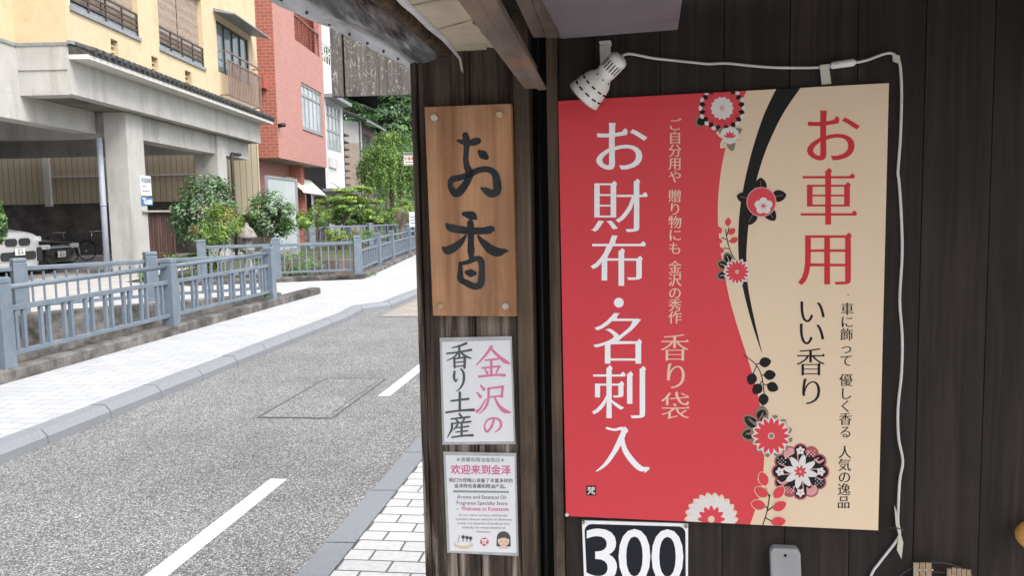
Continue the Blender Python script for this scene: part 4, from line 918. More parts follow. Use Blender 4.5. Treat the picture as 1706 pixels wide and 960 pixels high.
# ------------------------------------------------------------------ cars under the building
M_carwhite = mat('white_car_paint', (0.40, 0.40, 0.40), rough=0.25, spec=0.6)
M_carblack = mat('black_car_paint', (0.012, 0.012, 0.014), rough=0.12, spec=0.8)
M_carglass = mat('car_glass', (0.015, 0.017, 0.02), rough=0.05, spec=0.9)
M_tyre = mat('tyre_rubber', (0.02, 0.02, 0.02), rough=0.85)
M_chrome = mat('chrome', (0.6, 0.6, 0.62), rough=0.18, metal=0.9)
M_plate = mat('plate_white', (0.66, 0.67, 0.64), rough=0.5)
M_plateink = mat('plate_green', (0.03, 0.12, 0.07), rough=0.5)
M_lamp = mat('headlamp_glass', (0.42, 0.45, 0.48), (0.62, 0.65, 0.68), scale=14, rough=0.08, spec=0.9)
def make_car(label, loc, yaw, paint, st_, gh, suv, plate, plz, seed):
    root = thing('parked_car', label, 'car', loc)
    fx = V((math.cos(yaw), math.sin(yaw), 0)); fy = V((-fx.y, fx.x, 0)); O = V(loc)
    W = lambda x, y, z: O + fx * x + fy * y + UP * z
    def loft(sections, name, m, smooth=True, sub=1):
        mb = MB(); vs = []; n = len(sections[0])
        for sc in sections: vs += [W(*p) for p in sc]
        fs = [(i * n + k, i * n + k + 1, (i + 1) * n + k + 1, (i + 1) * n + k) for i in range(len(sections) - 1) for k in range(n - 1)]
        fs += [tuple(range(n)), tuple((len(sections) - 1) * n + k for k in reversed(range(n)))]
        mb.add(vs, fs); return mb.build(name, m, root, smooth=smooth, fixn=True, subsurf=sub)
    body = []
    for (x, hw, z0, zt) in st_:
        h = zt - z0
        half = [(hw * 0.86, z0), (hw * 0.97, z0 + h * 0.18), (hw, z0 + h * 0.5), (hw * 0.985, z0 + h * 0.78), (hw * 0.9, zt - h * 0.05), (hw * 0.6, zt), (hw * 0.25, zt + 0.025)]
        body.append([(x, y, z) for y, z in half] + [(x, -y, z) for y, z in half[::-1]])
    loft(body, 'body', paint)
    roof = []; 
    for (x, hw, z0, hr, zr) in gh:
        half = [(hw, z0), ((hw + hr) / 2 + 0.02, (z0 + zr) / 2), (hr, zr - 0.05), (hr * 0.7, zr), (hr * 0.2, zr + 0.015)]
        roof.append([(x, y, z) for y, z in half] + [(x, -y, z) for y, z in half[::-1]])
    loft(roof, 'windows', M_carglass)
    top = [[(x, y, z + 0.018) for (x, y, z) in sec[2:-2]] for sec in roof[1:-1]]
    mb = MB(); n = len(top[0]); vs = [W(*p) for s_ in top for p in s_]
    mb.add(vs, [(i * n + k, i * n + k + 1, (i + 1) * n + k + 1, (i + 1) * n + k) for i in range(len(top) - 1) for k in range(n - 1)]); mb.build('roof', paint, root, smooth=True, subsurf=1)
    xf = st_[0][0]
    wr = 0.39 if suv else 0.33
    for sx in (1.42, -1.42):
        for sy in (-1, 1):
            c = W(sx, sy * 0.86, wr); ax = fy * sy
            mb = MB(); mb.lathe([(-0.2, wr * 0.7), (-0.19, wr * 0.97), (0.03, wr), (0.085, wr * 0.95), (0.09, wr * 0.68)], c, ax, 28); wh = mb.build('wheel', M_tyre, root, smooth=True)
            mb = MB(); mb.lathe([(0.07, wr * 0.68), (0.05, wr * 0.6), (0.05, 0.09), (0.08, 0.07), (0.08, 0.0)], c, ax, 28)
            for k in range(5):
                q = k * 2 * math.pi / 5; dv = fx * math.cos(q) + UP * math.sin(q); mb.bar(c + ax * 0.065 + dv * 0.05, c + ax * 0.075 + dv * wr * 0.66, 0.05, 0.03, up=ax)
            mb.build('rim', M_chrome, wh)
            mb = MB(); mb.lathe([(0.0, wr * 1.12), (0.075, wr * 1.12), (0.075, wr * 0.98)], c + UP * 0.02, ax, 28); mb.build('wheel_arch', M_ink, root)
    def pad(y0, y1, z0, z1, x0, dx, m, name, r=0.06, parent=None):
        pts = []
        for (cy, cz, a0) in ((y1 - r, z1 - r, 0), (y0 + r, z1 - r, 90), (y0 + r, z0 + r, 180), (y1 - r, z0 + r, 270)):
            for k in range(5): a = R(a0 + k * 22.5); pts.append((cy + r * math.cos(a), cz + r * math.sin(a)))
        mb = MB(); mb.prism([W(x0 - 0.06 * abs(y) ** 2, y, z) for y, z in pts], fx * dx); return mb.build(name, m, parent or root, fixn=True)
    if suv:
        for s in (-1, 1):
            y0, y1 = (0.035, 0.43) if s > 0 else (-0.43, -0.035)
            pad(y0, y1, 0.84, 1.02, xf - 0.035, 0.06, M_ink, 'grille', 0.09)
            pad(min(s * 0.52, s * 0.90), max(s * 0.52, s * 0.90), 0.92, 1.05, xf - 0.045, 0.06, M_lamp, 'headlight', 0.05)
            pad(min(s * 0.66, s * 0.84), max(s * 0.66, s * 0.84), 0.44, 0.78, xf - 0.0, 0.05, M_ink, 'air_intake', 0.05)
            mb = MB(); c = W(0.75, s * 1.02, 1.12); mb.obox(c, fx * 0.07, fy * 0.11, UP * 0.08); mb.build('mirror', paint, root, bevel=0.03)
        pad(-0.6, 0.6, 0.50, 0.70, xf - 0.005, 0.045, M_ink, 'lower_grille', 0.08)
        mb = MB(); mb.lathe([(0.0, 0.04), (0.012, 0.035), (0.012, 0)], W(xf - 0.06, 0, 1.02), fx + UP * 0.4, 16); mb.build('emblem', M_chrome, root)
    else:
        pad(-0.42, 0.42, 0.55, 0.68, xf - 0.02, 0.03, M_ink, 'grille', 0.04)
        mb = MB(); mb.bar(W(xf + 0.02, -0.62, 0.69), W(xf + 0.02, 0.62, 0.69), 0.03, 0.025); mb.build('trim_strip', M_chrome, root)
        for s in (-1, 1):
            pad(min(s * 0.45, s * 0.86), max(s * 0.45, s * 0.86), 0.66, 0.78, xf - 0.02, 0.07, M_lamp, 'headlight', 0.05)
            mb = MB(); c = W(0.65, s * 0.95, 1.0); mb.obox(c, fx * 0.06, fy * 0.1, UP * 0.06); mb.build('mirror', paint, root, bevel=0.03)
    px_ = xf + 0.05
    mb = MB(); mb.obox(W(px_, 0, plz), fx * 0.006, fy * 0.165, UP * 0.0825); pl = mb.build('number_plate', M_plate, root)
    pr = Print(lambda x, y, l: W(px_ + 0.0065 + l * 6, x, plz + y))
    pr.word(plate, 0, -0.025, 0.105, ax=0.03, ay=0.03); pr.word('金沢 300', 0, 0.05, 0.045, ax=0.02, ay=0.02); pr.build('lettering', M_plateink, pl)
    return root
suv_st = [(2.34, 0.74, 0.34, 1.08), (2.31, 0.85, 0.29, 1.14), (2.10, 0.92, 0.26, 1.20), (1.2, 0.945, 0.26, 1.28), (0.7, 0.95, 0.26, 1.31), (-1.0, 0.95, 0.22, 1.16), (-2.15, 0.93, 0.26, 1.12), (-2.32, 0.84, 0.36, 1.0)]
suv_gh = [(1.0, 0.84, 1.10, 0.80, 1.13), (0.2, 0.86, 1.12, 0.66, 1.62), (-0.6, 0.87, 1.12, 0.66, 1.67), (-1.8, 0.85, 1.12, 0.62, 1.60), (-2.25, 0.82, 1.08, 0.76, 1.12)]
sed_st = [(2.36, 0.70, 0.28, 0.70), (2.32, 0.82, 0.22, 0.78), (2.05, 0.88, 0.18, 0.84), (1.2, 0.905, 0.18, 0.95), (0.7, 0.91, 0.18, 0.99), (-1.0, 0.91, 0.18, 1.0), (-2.15, 0.88, 0.22, 0.98), (-2.34, 0.78, 0.32, 0.86)]
sed_gh = [(1.15, 0.82, 0.95, 0.78, 0.98), (0.15, 0.83, 0.98, 0.62, 1.42), (-0.6, 0.84, 0.98, 0.62, 1.48), (-1.4, 0.82, 0.98, 0.58, 1.38), (-2.0, 0.78, 0.95, 0.7, 0.99)]
def car_at(px, py, Y, yaw, xf, z): 
    p = at(px, py, Y); return (p.x - math.cos(yaw) * xf, p.y - math.sin(yaw) * xf, z)
y1_ = R(-7)
make_car('white sport utility car with twin black grilles parked nose outward', car_at(27, 410, 20.2, y1_, 2.3, 0.12), y1_, M_carwhite, suv_st, suv_gh, True, '13-14', 0.70, 1)
y2_ = R(-6)
make_car('black saloon car parked beside the white one under the building', car_at(96, 412, 23.2, y2_, 2.3, 0.12), y2_, M_carblack, sed_st, sed_gh, False, '30-51', 0.5, 2)

# ------------------------------------------------------------------ bicycles
M_bike = mat('black_bike_paint', (0.03, 0.03, 0.032), rough=0.3)
M_bikegreen = mat('green_bike_paint', (0.05, 0.14, 0.09), rough=0.35)
M_mudg = mat('pale_green_mudguard', (0.28, 0.42, 0.33), rough=0.4)
def make_bike(label, loc, yaw, m, mguard):
    root = thing('bicycle', label, 'bicycle', loc)
    fx = V((math.cos(yaw), math.sin(yaw), 0)); fy = V((-fx.y, fx.x, 0)); O = V(loc); W = lambda x, z, y=0: O + fx * x + fy * y + UP * z
    r = 0.33
    for x in (0.55, -0.55):
        c = W(x, r + 0.02)
        mb = MB(); mb.tube([c + (fx * math.cos(a) + UP * math.sin(a)) * r for a in np.linspace(0, 2 * math.pi, 33)], 0.018, 6, cap=False); wh = mb.build('wheel', M_tyre, root, smooth=True)
        mb = MB()
        for k in range(14): a = k * math.pi / 7; mb.tube([c, c + (fx * math.cos(a) + UP * math.sin(a)) * r], 0.003, 3)
        mb.tube([c - fy * 0.05, c + fy * 0.05], 0.025, 8); mb.build('spokes', M_chrome, wh)
        mb = MB(); pts = [c + (fx * math.cos(a) + UP * math.sin(a)) * (r + 0.035) for a in np.linspace(R(-10 if x > 0 else 20), R(150 if x > 0 else 200), 16)]; mb.tube(pts, 0.022, 6); mb.build('mudguard', mguard, root, smooth=True)
    mb = MB(); hd, bb_, st2 = W(0.36, 0.78), W(-0.08, 0.30), W(-0.22, 0.74)
    for a, b_ in ((hd, W(0.55, r + 0.02)), (W(0.38, 0.7), W(0.05, 0.32)), (W(0.05, 0.32), bb_), (bb_, st2), (bb_, W(-0.55, r + .02)), (st2, W(-0.55, r + .02)), (W(0.34, 0.66), W(-0.12, 0.42))): mb.tube([a, b_], 0.017, 8)
    mb.build('frame', m, root, smooth=True)
    mb = MB(); mb.tube([hd, W(0.32, 0.98)], 0.014, 8); mb.tube([W(0.12, 1.02, 0.27), W(0.28, 1.03, 0.2), W(0.33, 1.0, 0.0), W(0.28, 1.03, -0.2), W(0.12, 1.02, -0.27)], 0.013, 8); mb.build('handlebar', M_chrome, root, smooth=True)
    mb = MB(); mb.lathe([(0, 0.02), (0.02, 0.09), (0.06, 0.07), (0.07, 0.0)], W(-0.27, 0.80), UP, 12); mb.tube([st2, W(-0.26, 0.82)], 0.013, 6); mb.build('saddle', M_ink, root, smooth=True)
    mb = MB()
    for z in (0.72, 0.80, 0.88, 0.96):
        k = 0.13 + (z - 0.72) * 0.15; q = [W(0.62 - k, z, -k), W(0.62 + k, z, -k), W(0.62 + k, z, k), W(0.62 - k, z, k), W(0.62 - k, z, -k)]; mb.tube(q, 0.006, 4)
    for i in range(-3, 4):
        for s in (-1, 1):
            mb.tube([W(0.62 + i * 0.043, 0.72, s * 0.13), W(0.62 + i * 0.055, 0.96, s * 0.166)], 0.005, 4); mb.tube([W(0.62 + s * 0.13, 0.72, i * 0.043), W(0.62 + s * 0.166, 0.96, i * 0.055)], 0.005, 4)
    mb.build('basket', M_bike, root)
    mb = MB(); mb.tube([bb_, W(-0.2, 0.18), W(-0.3, 0.16)], 0.012, 6); mb.tube([bb_ - fy * 0.08, bb_ + fy * 0.08], 0.03, 8); mb.build('crank', M_chrome, root)
    return root
p = at(165, 420, 29.5); make_bike('black bicycle with front basket standing against the stained wall', (p.x + 0.1, p.y, 0.1), R(176), M_bike, M_bike)
p = at(110, 415, 28.5); make_bike('green bicycle with pale mudguard half hidden behind the black car', (p.x - 0.35, p.y, 0.1), R(-12), M_bikegreen, M_mudg)

# ------------------------------------------------------------------ slatted gate, lantern, street signs
M_gate = mat('dark_red_brown_board', (0.045, 0.02, 0.018), (0.085, 0.04, 0.035), scale=4, stretch=(1, 1, 0.2), rough=0.7, island=0.25)
gp0, gp1 = at(237, 400, 22.9), at(290, 400, 24.6); gd = V((gp1.x - gp0.x, gp1.y - gp0.y, 0)); gl = gd.length
FGt = Fr(gp0, gd, V((gd.y, -gd.x, 0)))
gt = thing('slatted_gate', 'dark red brown vertical board gate with narrow gaps beside the concrete column', 'gate', (gp0.x, gp0.y, 0.1))
mb = MB(); n = 11
for k in range(n): a = 0.1 + (gl - 0.2) * k / n; FGt.box(mb, a, a + (gl - 0.2) / n * 0.78, 0.15, 1.62 + 0.02 * (k % 3), -0.012, 0.012)
mb.build('boards', M_gate, gt)
mb = MB(); FGt.box(mb, 0, 0.1, 0.1, 1.72, -0.05, 0.05); FGt.box(mb, gl - 0.1, gl, 0.1, 1.72, -0.05, 0.05); FGt.box(mb, 0.1, gl - 0.1, 0.5, 0.58, -0.05, -0.014); FGt.box(mb, 0.1, gl - 0.1, 1.3, 1.38, -0.05, -0.014); mb.build('frame', M_gate, gt)
mb = MB(); FGt.box(mb, -0.1, gl + 0.1, 1.722, 1.77, -0.15, 0.15); mb.build('cap_board', M_under, gt)
M_stone = mat('lantern_stone', (0.20, 0.19, 0.175), (0.32, 0.30, 0.28), scale=12, rough=0.95, bump=0.5, c3=(0.12, 0.13, 0.09), c3scale=5)
lc = at(411, 382, 21.2); ln = thing('stone_lantern', 'weathered grey stone lantern with mushroom cap under the small tree', 'stone lantern', (lc.x, lc.y, 0.05))
def lt(name, prof, n=20, sm=True):
    mb = MB(); mb.lathe(prof, (lc.x, lc.y, 0), UP, n); return mb.build(name, M_stone, ln, smooth=sm)
lt('base', [(0.05, 0.0), (0.05, 0.24), (0.2, 0.22), (0.26, 0.1), (0.62, 0.09), (0.7, 0.18), (0.76, 0.18), (0.76, 0.0)], 16)
lt('fire_box', [(0.762, 0.12), (1.0, 0.12), (1.0, 0.0)], 6, False)
zc = lc.z
lt('cap', [(1.0, 0.0), (1.0, 0.23), (1.05, 0.245), (1.10, 0.22), (1.22, 0.16), (1.30, 0.07), (1.33, 0.05), (1.37, 0.045), (1.41, 0.0)], 20)
# hanging shop sign beyond the pillar
hp = at(684, 266, 27); hsn = thing('street_sign', 'small white hanging sign with brown lettering in front of the weeping tree', 'sign', (hp.x, hp.y, hp.z))
FH = Fr(hp, V((1, 0.05, 0)), V((0.05, -1, 0)))
sc_ = 27 / 1400
mb = MB(); FH.box(mb, -11 * sc_, 16 * sc_, hp.z - 7 * sc_, hp.z + 6 * sc_, -0.03, 0.03); mb.build('panel', mat('sign_cream', (0.66, 0.64, 0.58), rough=0.5), hsn)
mb = MB()
for (z0, z1) in ((-9.5, -7.1), (6.1, 8.5)): FH.box(mb, -12 * sc_, 17 * sc_, hp.z + z0 * sc_, hp.z + z1 * sc_, -0.035, 0.035)
FH.box(mb, -12 * sc_, 17 * sc_, hp.z + 11 * sc_, hp.z + 12.5 * sc_, -0.02, 0.02); FH.box(mb, -11 * sc_, -10 * sc_, hp.z + 8.5 * sc_, hp.z + 11 * sc_, -0.02, 0.02); FH.box(mb, 14 * sc_, 17.5 * sc_, -0.2, hp.z + 13 * sc_, -0.05, 0.05); mb.build('bracket', M_alu, hsn)
pr = Print(lambda x, y, l: FH.P(x, y, 0.031 + l * 8))
for k, ch in enumerate('お食事処'): pr.char(ch, (-7.5 + 5.6 * k) * sc_, hp.z + 2.0 * sc_, 6 * sc_, style='s', ax=0.02, ay=0.02)
pr.poly([(-9 * sc_, hp.z - 4.5 * sc_), (9 * sc_, hp.z - 4.5 * sc_), (9 * sc_, hp.z - 3 * sc_), (-9 * sc_, hp.z - 3 * sc_)])
pr.build('lettering', mat('ink_brown', (0.30, 0.14, 0.05), rough=0.6), hsn)
bp_ = at(690, 366, 32.5); FB2 = Fr(bp_, V((1, 0, 0)), V((0, -1, 0))); nb_ = thing('notice_board', 'white notice panel with grey lines beside the pillar edge far down the street', 'sign', (bp_.x, bp_.y, 0.1))
k_ = 32.5 / 1400
mb = MB(); FB2.box(mb, -8 * k_, 14 * k_, bp_.z - 12 * k_, bp_.z + 13 * k_, -0.03, 0.03); mb.build('panel', M_signwhite, nb_)
mb = MB()
for z in (-6, -1, 4): FB2.box(mb, -6 * k_, 12 * k_, bp_.z + z * k_, bp_.z + (z + 1.2) * k_, 0.0305, 0.034)
mb.build('lettering', M_inkblue, nb_)
mb = MB(); FB2.box(mb, 2 * k_, 4 * k_, 0.1, bp_.z - 12 * k_, -0.02, 0.02); mb.build('leg', M_alu, nb_)

# ------------------------------------------------------------------ the shop: plank wall, pillar, eaves
W0 = V((0.0593 * 2.08, 2.08, 0)); wd_ = V((0.979, -0.2019, 0)).normalized(); wn_ = V((wd_.y, -wd_.x, 0))
FS_ = Fr(W0, wd_, wn_)
if FS_.n.y > 0: FS_.n = -FS_.n
def wp(x, y, b=0.0): return on_plane(x, y, W0 + FS_.n * b, FS_.n)
def wa(x, y=500, b=0.0): return FS_.px(x, y, b)[0]
def wz(x, y, b=0.0): return FS_.px(x, y, b)[1]
def wood_mat(name, dark, light, streak, grain=55, wear=None, rough=0.75, island=0.25, lo=0.4, hi=0.7, slo=0.55, shi=0.8, bump=0.35, sg=(14, 0.09)):
    m = bpy.data.materials.new(name); m.use_nodes = True; t = m.node_tree; N = t.nodes; L = t.links; b = N['Principled BSDF']; b.inputs['Roughness'].default_value = rough; b.inputs['Specular IOR Level'].default_value = 0.25
    tc = N.new('ShaderNodeTexCoord'); g = N.new('ShaderNodeNewGeometry')
    vm = N.new('ShaderNodeVectorMath'); vm.operation = 'SCALE'; vm.inputs[0].default_value = (3, 5, 17); L.new(g.outputs['Random Per Island'], vm.inputs['Scale'])
    va = N.new('ShaderNodeVectorMath'); L.new(tc.outputs['Object'], va.inputs[0]); L.new(vm.outputs[0], va.inputs[1])
    def nz(sc, zst, det, dist=0.0):
        mp = N.new('ShaderNodeMapping'); mp.inputs['Scale'].default_value = (sc, sc, sc * zst); L.new(va.outputs[0], mp.inputs[0])
        n = N.new('ShaderNodeTexNoise'); n.inputs['Scale'].default_value = 1; n.inputs['Detail'].default_value = det; n.inputs['Roughness'].default_value = 0.62; n.inputs['Distortion'].default_value = dist; L.new(mp.outputs[0], n.inputs['Vector']); return n
    n1 = nz(grain, 0.035, 8, 0.6)
    r = N.new('ShaderNodeValToRGB'); r.color_ramp.elements[0].position = lo; r.color_ramp.elements[1].position = hi
    r.color_ramp.elements[0].color = (*dark, 1); r.color_ramp.elements[1].color = (*light, 1); L.new(n1.outputs['Fac'], r.inputs[0]); out = r.outputs[0]
    n2 = nz(sg[0], sg[1], 8, 1.0); mr = N.new('ShaderNodeMapRange'); mr.inputs[1].default_value = slo; mr.inputs[2].default_value = shi; L.new(n2.outputs['Fac'], mr.inputs[0]); fac = mr.outputs[0]
    if wear:
        sp = N.new('ShaderNodeSeparateXYZ'); L.new(tc.outputs['Object'], sp.inputs[0]); mw = N.new('ShaderNodeMapRange'); mw.inputs[1].default_value = wear[0]; mw.inputs[2].default_value = wear[1]; mw.inputs[3].default_value = 1.0; mw.inputs[4].default_value = wear[2]
        L.new(sp.outputs[2], mw.inputs[0]); mm = N.new('ShaderNodeMath'); mm.operation = 'MULTIPLY'; L.new(fac, mm.inputs[0]); L.new(mw.outputs[0], mm.inputs[1]); fac = mm.outputs[0]
    mx = N.new('ShaderNodeMix'); mx.data_type = 'RGBA'; L.new(fac, mx.inputs['Factor']); L.new(out, mx.inputs['A']); mx.inputs['B'].default_value = (*streak, 1)
    n3 = nz(5, 0.5, 6, 0.3); m3 = N.new('ShaderNodeMapRange'); m3.inputs[1].default_value = 0.3; m3.inputs[2].default_value = 0.7; m3.inputs[3].default_value = 0.75; m3.inputs[4].default_value = 1.25; L.new(n3.outputs['Fac'], m3.inputs[0])
    m4 = N.new('ShaderNodeMapRange'); m4.inputs[3].default_value = 1 - island; m4.inputs[4].default_value = 1 + island; L.new(g.outputs['Random Per Island'], m4.inputs[0])
    m5 = N.new('ShaderNodeMath'); m5.operation = 'MULTIPLY'; L.new(m3.outputs[0], m5.inputs[0]); L.new(m4.outputs[0], m5.inputs[1])
    h = N.new('ShaderNodeHueSaturation'); L.new(m5.outputs[0], h.inputs['Value']); L.new(mx.outputs['Result'], h.inputs['Color']); L.new(h.outputs[0], b.inputs['Base Color'])
    bp = N.new('ShaderNodeBump'); bp.inputs['Strength'].default_value = bump; bp.inputs['Distance'].default_value = 0.003; L.new(n1.outputs['Fac'], bp.inputs['Height']); L.new(bp.outputs[0], b.inputs['Normal'])
    return m
M_wallwood = wood_mat('dark_stained_plank', (0.0165, 0.0115, 0.0098), (0.031, 0.0225, 0.0192), (0.046, 0.033, 0.028), rough=0.7, island=0.18, slo=0.6, shi=0.9)
M_pillar = wood_mat('weathered_pillar_wood', (0.022, 0.016, 0.013), (0.10, 0.072, 0.056), (0.40, 0.325, 0.27), wear=(0.95, 1.8, 0.06), island=0.2, slo=0.47, shi=0.64, sg=(24, 0.05), rough=0.85, bump=0.6)
M_post = wood_mat('brown_post_wood', (0.035, 0.024, 0.018), (0.10, 0.068, 0.048), (0.25, 0.175, 0.12), wear=(0.2, 2.0, 0.1), island=0.1, slo=0.45, shi=0.75, bump=0.6)
M_grey_wood = wood_mat('grey_weathered_board', (0.10, 0.09, 0.083), (0.185, 0.17, 0.157), (0.34, 0.315, 0.29), grain=90, island=0.1, slo=0.56, shi=0.62, sg=(105, 0.36), bump=0.5)
M_black = mat('shade_black', (0.008, 0.008, 0.008), rough=0.9, spec=0.0)  # matt near-black; shade of gaps and recesses put into the colour
wall = thing('plank_wall', 'dark brown vertical plank wall of the shop behind the red and cream poster', 'wall', (W0.x, W0.y, 0))
seams = [wa(936), wa(990, 100), wa(1100, 100), wa(1206, 100), wa(1316, 100), wa(1429, 100), wa(1542, 100), wa(1657, 100)]
while seams[-1] < 2.6: seams.append(seams[-1] + 0.155)
mb = MB()
for i in range(len(seams) - 1):
    FS_.box(mb, seams[i] + 0.0007, seams[i + 1] - 0.0007, 0.02, 2.75, -0.02, 0.0 - 0.0006 * (i % 2))
mb.build('planks', M_wallwood, wall, bevel=0.001)
mb = MB(); FS_.box(mb, wa(902), seams[-1], 0.02, 2.75, -0.06, -0.024); mb.build('backing', M_black, wall)
mb = MB(); FS_.box(mb, wa(917), wa(935.0), 0.02, 2.3, -0.022, 0.012); mb.build('edge_board', M_post, wall, bevel=0.003)
# pillar carrying the wooden sign
pl = thing('shop_pillar', 'weathered dark timber pillar at the street corner carrying the wooden sign', 'pillar', FS_.P(wa(790), 0.02, 0))
for (x0, x1, b0, b1, m, nm) in ((706.5, 790, -0.03, 0.0, M_pillar, 'board'), (791.2, 862, -0.03, -0.002, M_pillar, 'board'), (863, 889, -0.04, 0.014, M_post, 'corner_post'), (697, 705.5, -0.12, 0.012, M_pillar, 'edge_trim')):
    mb = MB(); FS_.box(mb, wa(x0), wa(x1), 0.02, 2.6, b0, b1); mb.build(nm, m, pl, bevel=0.003)
mb = MB(); FS_.box(mb, wa(706), wa(889), 0.02, 2.6, -0.14, -0.045); mb.build('core', M_black, pl)
mb = MB(); FS_.box(mb, wa(889.5), wa(916), 0.02, 2.6, -0.20, -0.10); mb.build('gap_shade_board', M_black, pl)  # black back of the slot; the recess shade is in its colour
mb = MB(); mb.tube([FS_.P(wa(900), 0.02, -0.05), FS_.P(wa(900), 2.2, -0.05)], 0.012, 8); mb.build('pipe', M_blackpipe, pl, smooth=True)

# ---- eaves overhead
M_rust = mat('rusty_steel_angle', (0.085, 0.07, 0.06), (0.17, 0.14, 0.12), scale=5, rough=0.8, stretch=(3, 0.6, 3), bump=0.25, bscale=40, c3=(0.23, 0.13, 0.075), c3scale=6, c3lo=0.48, c3hi=0.75)
M_galv = mat('dented_sheet_metal', (0.05, 0.05, 0.053), (0.50, 0.52, 0.55), scale=4, lo=0.45, hi=0.64, stretch=(7, 0.5, 7), rough=0.36, metal=0.5, bump=0.3, bscale=5, bdist=0.04, c3=(0.04, 0.037, 0.035), c3scale=3.5, c3lo=0.5, c3hi=0.72, c3stretch=(3, 0.5, 3))
M_beige = mat('flaking_beige_board', (0.46, 0.40, 0.28), (0.56, 0.50, 0.38), scale=3, rough=0.9, bump=0.15, bscale=20, c3=(0.22, 0.19, 0.09), c3scale=5, c3lo=0.56, c3hi=0.8, c3stretch=(0.8, 3, 1))
M_deck = wood_mat('dark_roof_board', (0.02, 0.017, 0.015), (0.045, 0.036, 0.03), (0.07, 0.055, 0.045))
M_ceil = mat('grey_ceiling_board', (0.13, 0.125, 0.14), (0.18, 0.172, 0.19), scale=3, rough=0.7, c3=(0.09, 0.085, 0.09), c3scale=4)
M_plast = mat('torn_plastic', (0.38, 0.38, 0.38), (0.55, 0.55, 0.55), scale=9, rough=0.4)
# eaves frame: e along street towards the camera, measured at the wall
ea = V((-math.sin(R(9.5)), -math.cos(R(9.5)), 0)); er = V((-ea.y, ea.x, 0))
if er.x < 0: er = -er
eave = thing('shop_eaves', 'low shop eaves with dented metal edge, flaking beige ceiling and rusty beams', 'eaves', (0.1, 1.6, 2.0))
def E(l, t, z, o): return V((o.x, o.y, 0)) + ea * l + er * t + UP * z
EL = 1.0
# metal covered fascia
fo = at(684, 110, 2.2); fi = at(768, 106, 2.12)
nl = 70
fd_ = (at(455, 2, 1.49) - fo); fd_.z = 0; fd_.normalize()
wf = (fi - fo); wlen = 0.155; wside = V((-fd_.y, fd_.x, 0)); wside = wside if wside.x > 0 else -wside
M_lip = mat('pale_sheet_metal', (0.30, 0.315, 0.335), (0.52, 0.54, 0.57), scale=4, stretch=(4, 0.6, 4), rough=0.42, metal=0.3, bump=0.25, bscale=6, bdist=0.02, c3=(0.17, 0.12, 0.09), c3scale=9, c3lo=0.55, c3hi=0.72)
M_batten = wood_mat('worn_brown_batten', (0.03, 0.02, 0.014), (0.10, 0.065, 0.04), (0.20, 0.13, 0.08), slo=0.5, shi=0.75)
rng = np.random.default_rng(3)
def strip(name, prof, m, amp, seed, close=True):
    vs = []; n_ = len(prof); mb = MB()
    for i in range(nl + 1):
        l = -0.05 + (EL + 0.1) * i / nl; u = max(0, l)
        for k, (t_, z_) in enumerate(prof):
            wv = amp * (0.35 + 0.9 * min(1, u)) * (math.sin(l * 11 + k * 1.1 + seed) + 0.7 * math.sin(l * 27 + k * 1.9 + seed * 2)) + rng.normal(0, amp * 0.10)
            vs.append(V((fo.x, fo.y, 0)) + fd_ * l + wside * (t_ * (0.80 + 0.52 * u) + 0.4 * wv) + UP * (fo.z + z_ + wv))
    mb.add(vs, [(i * n_ + k, i * n_ + k + 1, (i + 1) * n_ + k + 1, (i + 1) * n_ + k) for i in range(nl) for k in range(n_ - 1)])
    if close: mb.add([vs[k] for k in range(n_)], [tuple(range(n_))])
    return mb.build(name, m, eave, smooth=True, fixn=True)
strip('metal_lip', [(-0.012, 0.13), (-0.014, 0.02), (-0.008, 0.0), (0.0, -0.003), (0.02, -0.002), (0.042, 0.0), (0.046, 0.008), (0.046, 0.03)], M_lip, 0.0022, 1)
strip('metal_sheet', [(0.047, 0.03), (0.048, 0.004), (0.055, -0.002), (0.066, 0.002), (0.078, -0.001), (0.092, 0.003), (0.104, 0.009), (0.112, 0.018), (0.116, 0.04)], M_galv, 0.0045, 2)
strip('wood_batten', [(0.117, 0.045), (0.119, 0.014), (0.124, 0.011), (0.142, 0.011), (0.146, 0.014), (0.148, 0.06)], M_batten, 0.0004, 3)
mb = MB()
for k in range(9):
    c = V((fo.x, fo.y, 0)) + fd_ * (0.03 + 0.1 * k) + wside * 0.012 * (1 + 0.06 * k) + UP * (fo.z - 0.003); mb.lathe([(-0.0045, 0.0), (-0.004, 0.0028), (0.004, 0.003)], c, UP, 8)
mb.build('nail_heads', M_dark_metal, eave)
# roof deck (dark boards) above everything, with the roof over it
mb = MB(); zd = 2.075
c0 = V((fo.x, fo.y, 0)) + wside * 0.15
def slabp(poly, z0, z1): mb.prism([V((p.x, p.y, z0)) for p in poly], UP * (z1 - z0))
q = [c0 - fd_ * 0.06, c0 + fd_ * (EL - 0.02), c0 + fd_ * (EL - 0.02) + er * 3.2, FS_.P(2.9, 0, 0.01), FS_.P(wa(889), 0, 0.012)]
slabp(q, zd, zd + 0.03); mb.build('roof_deck', M_deck, eave, fixn=True)
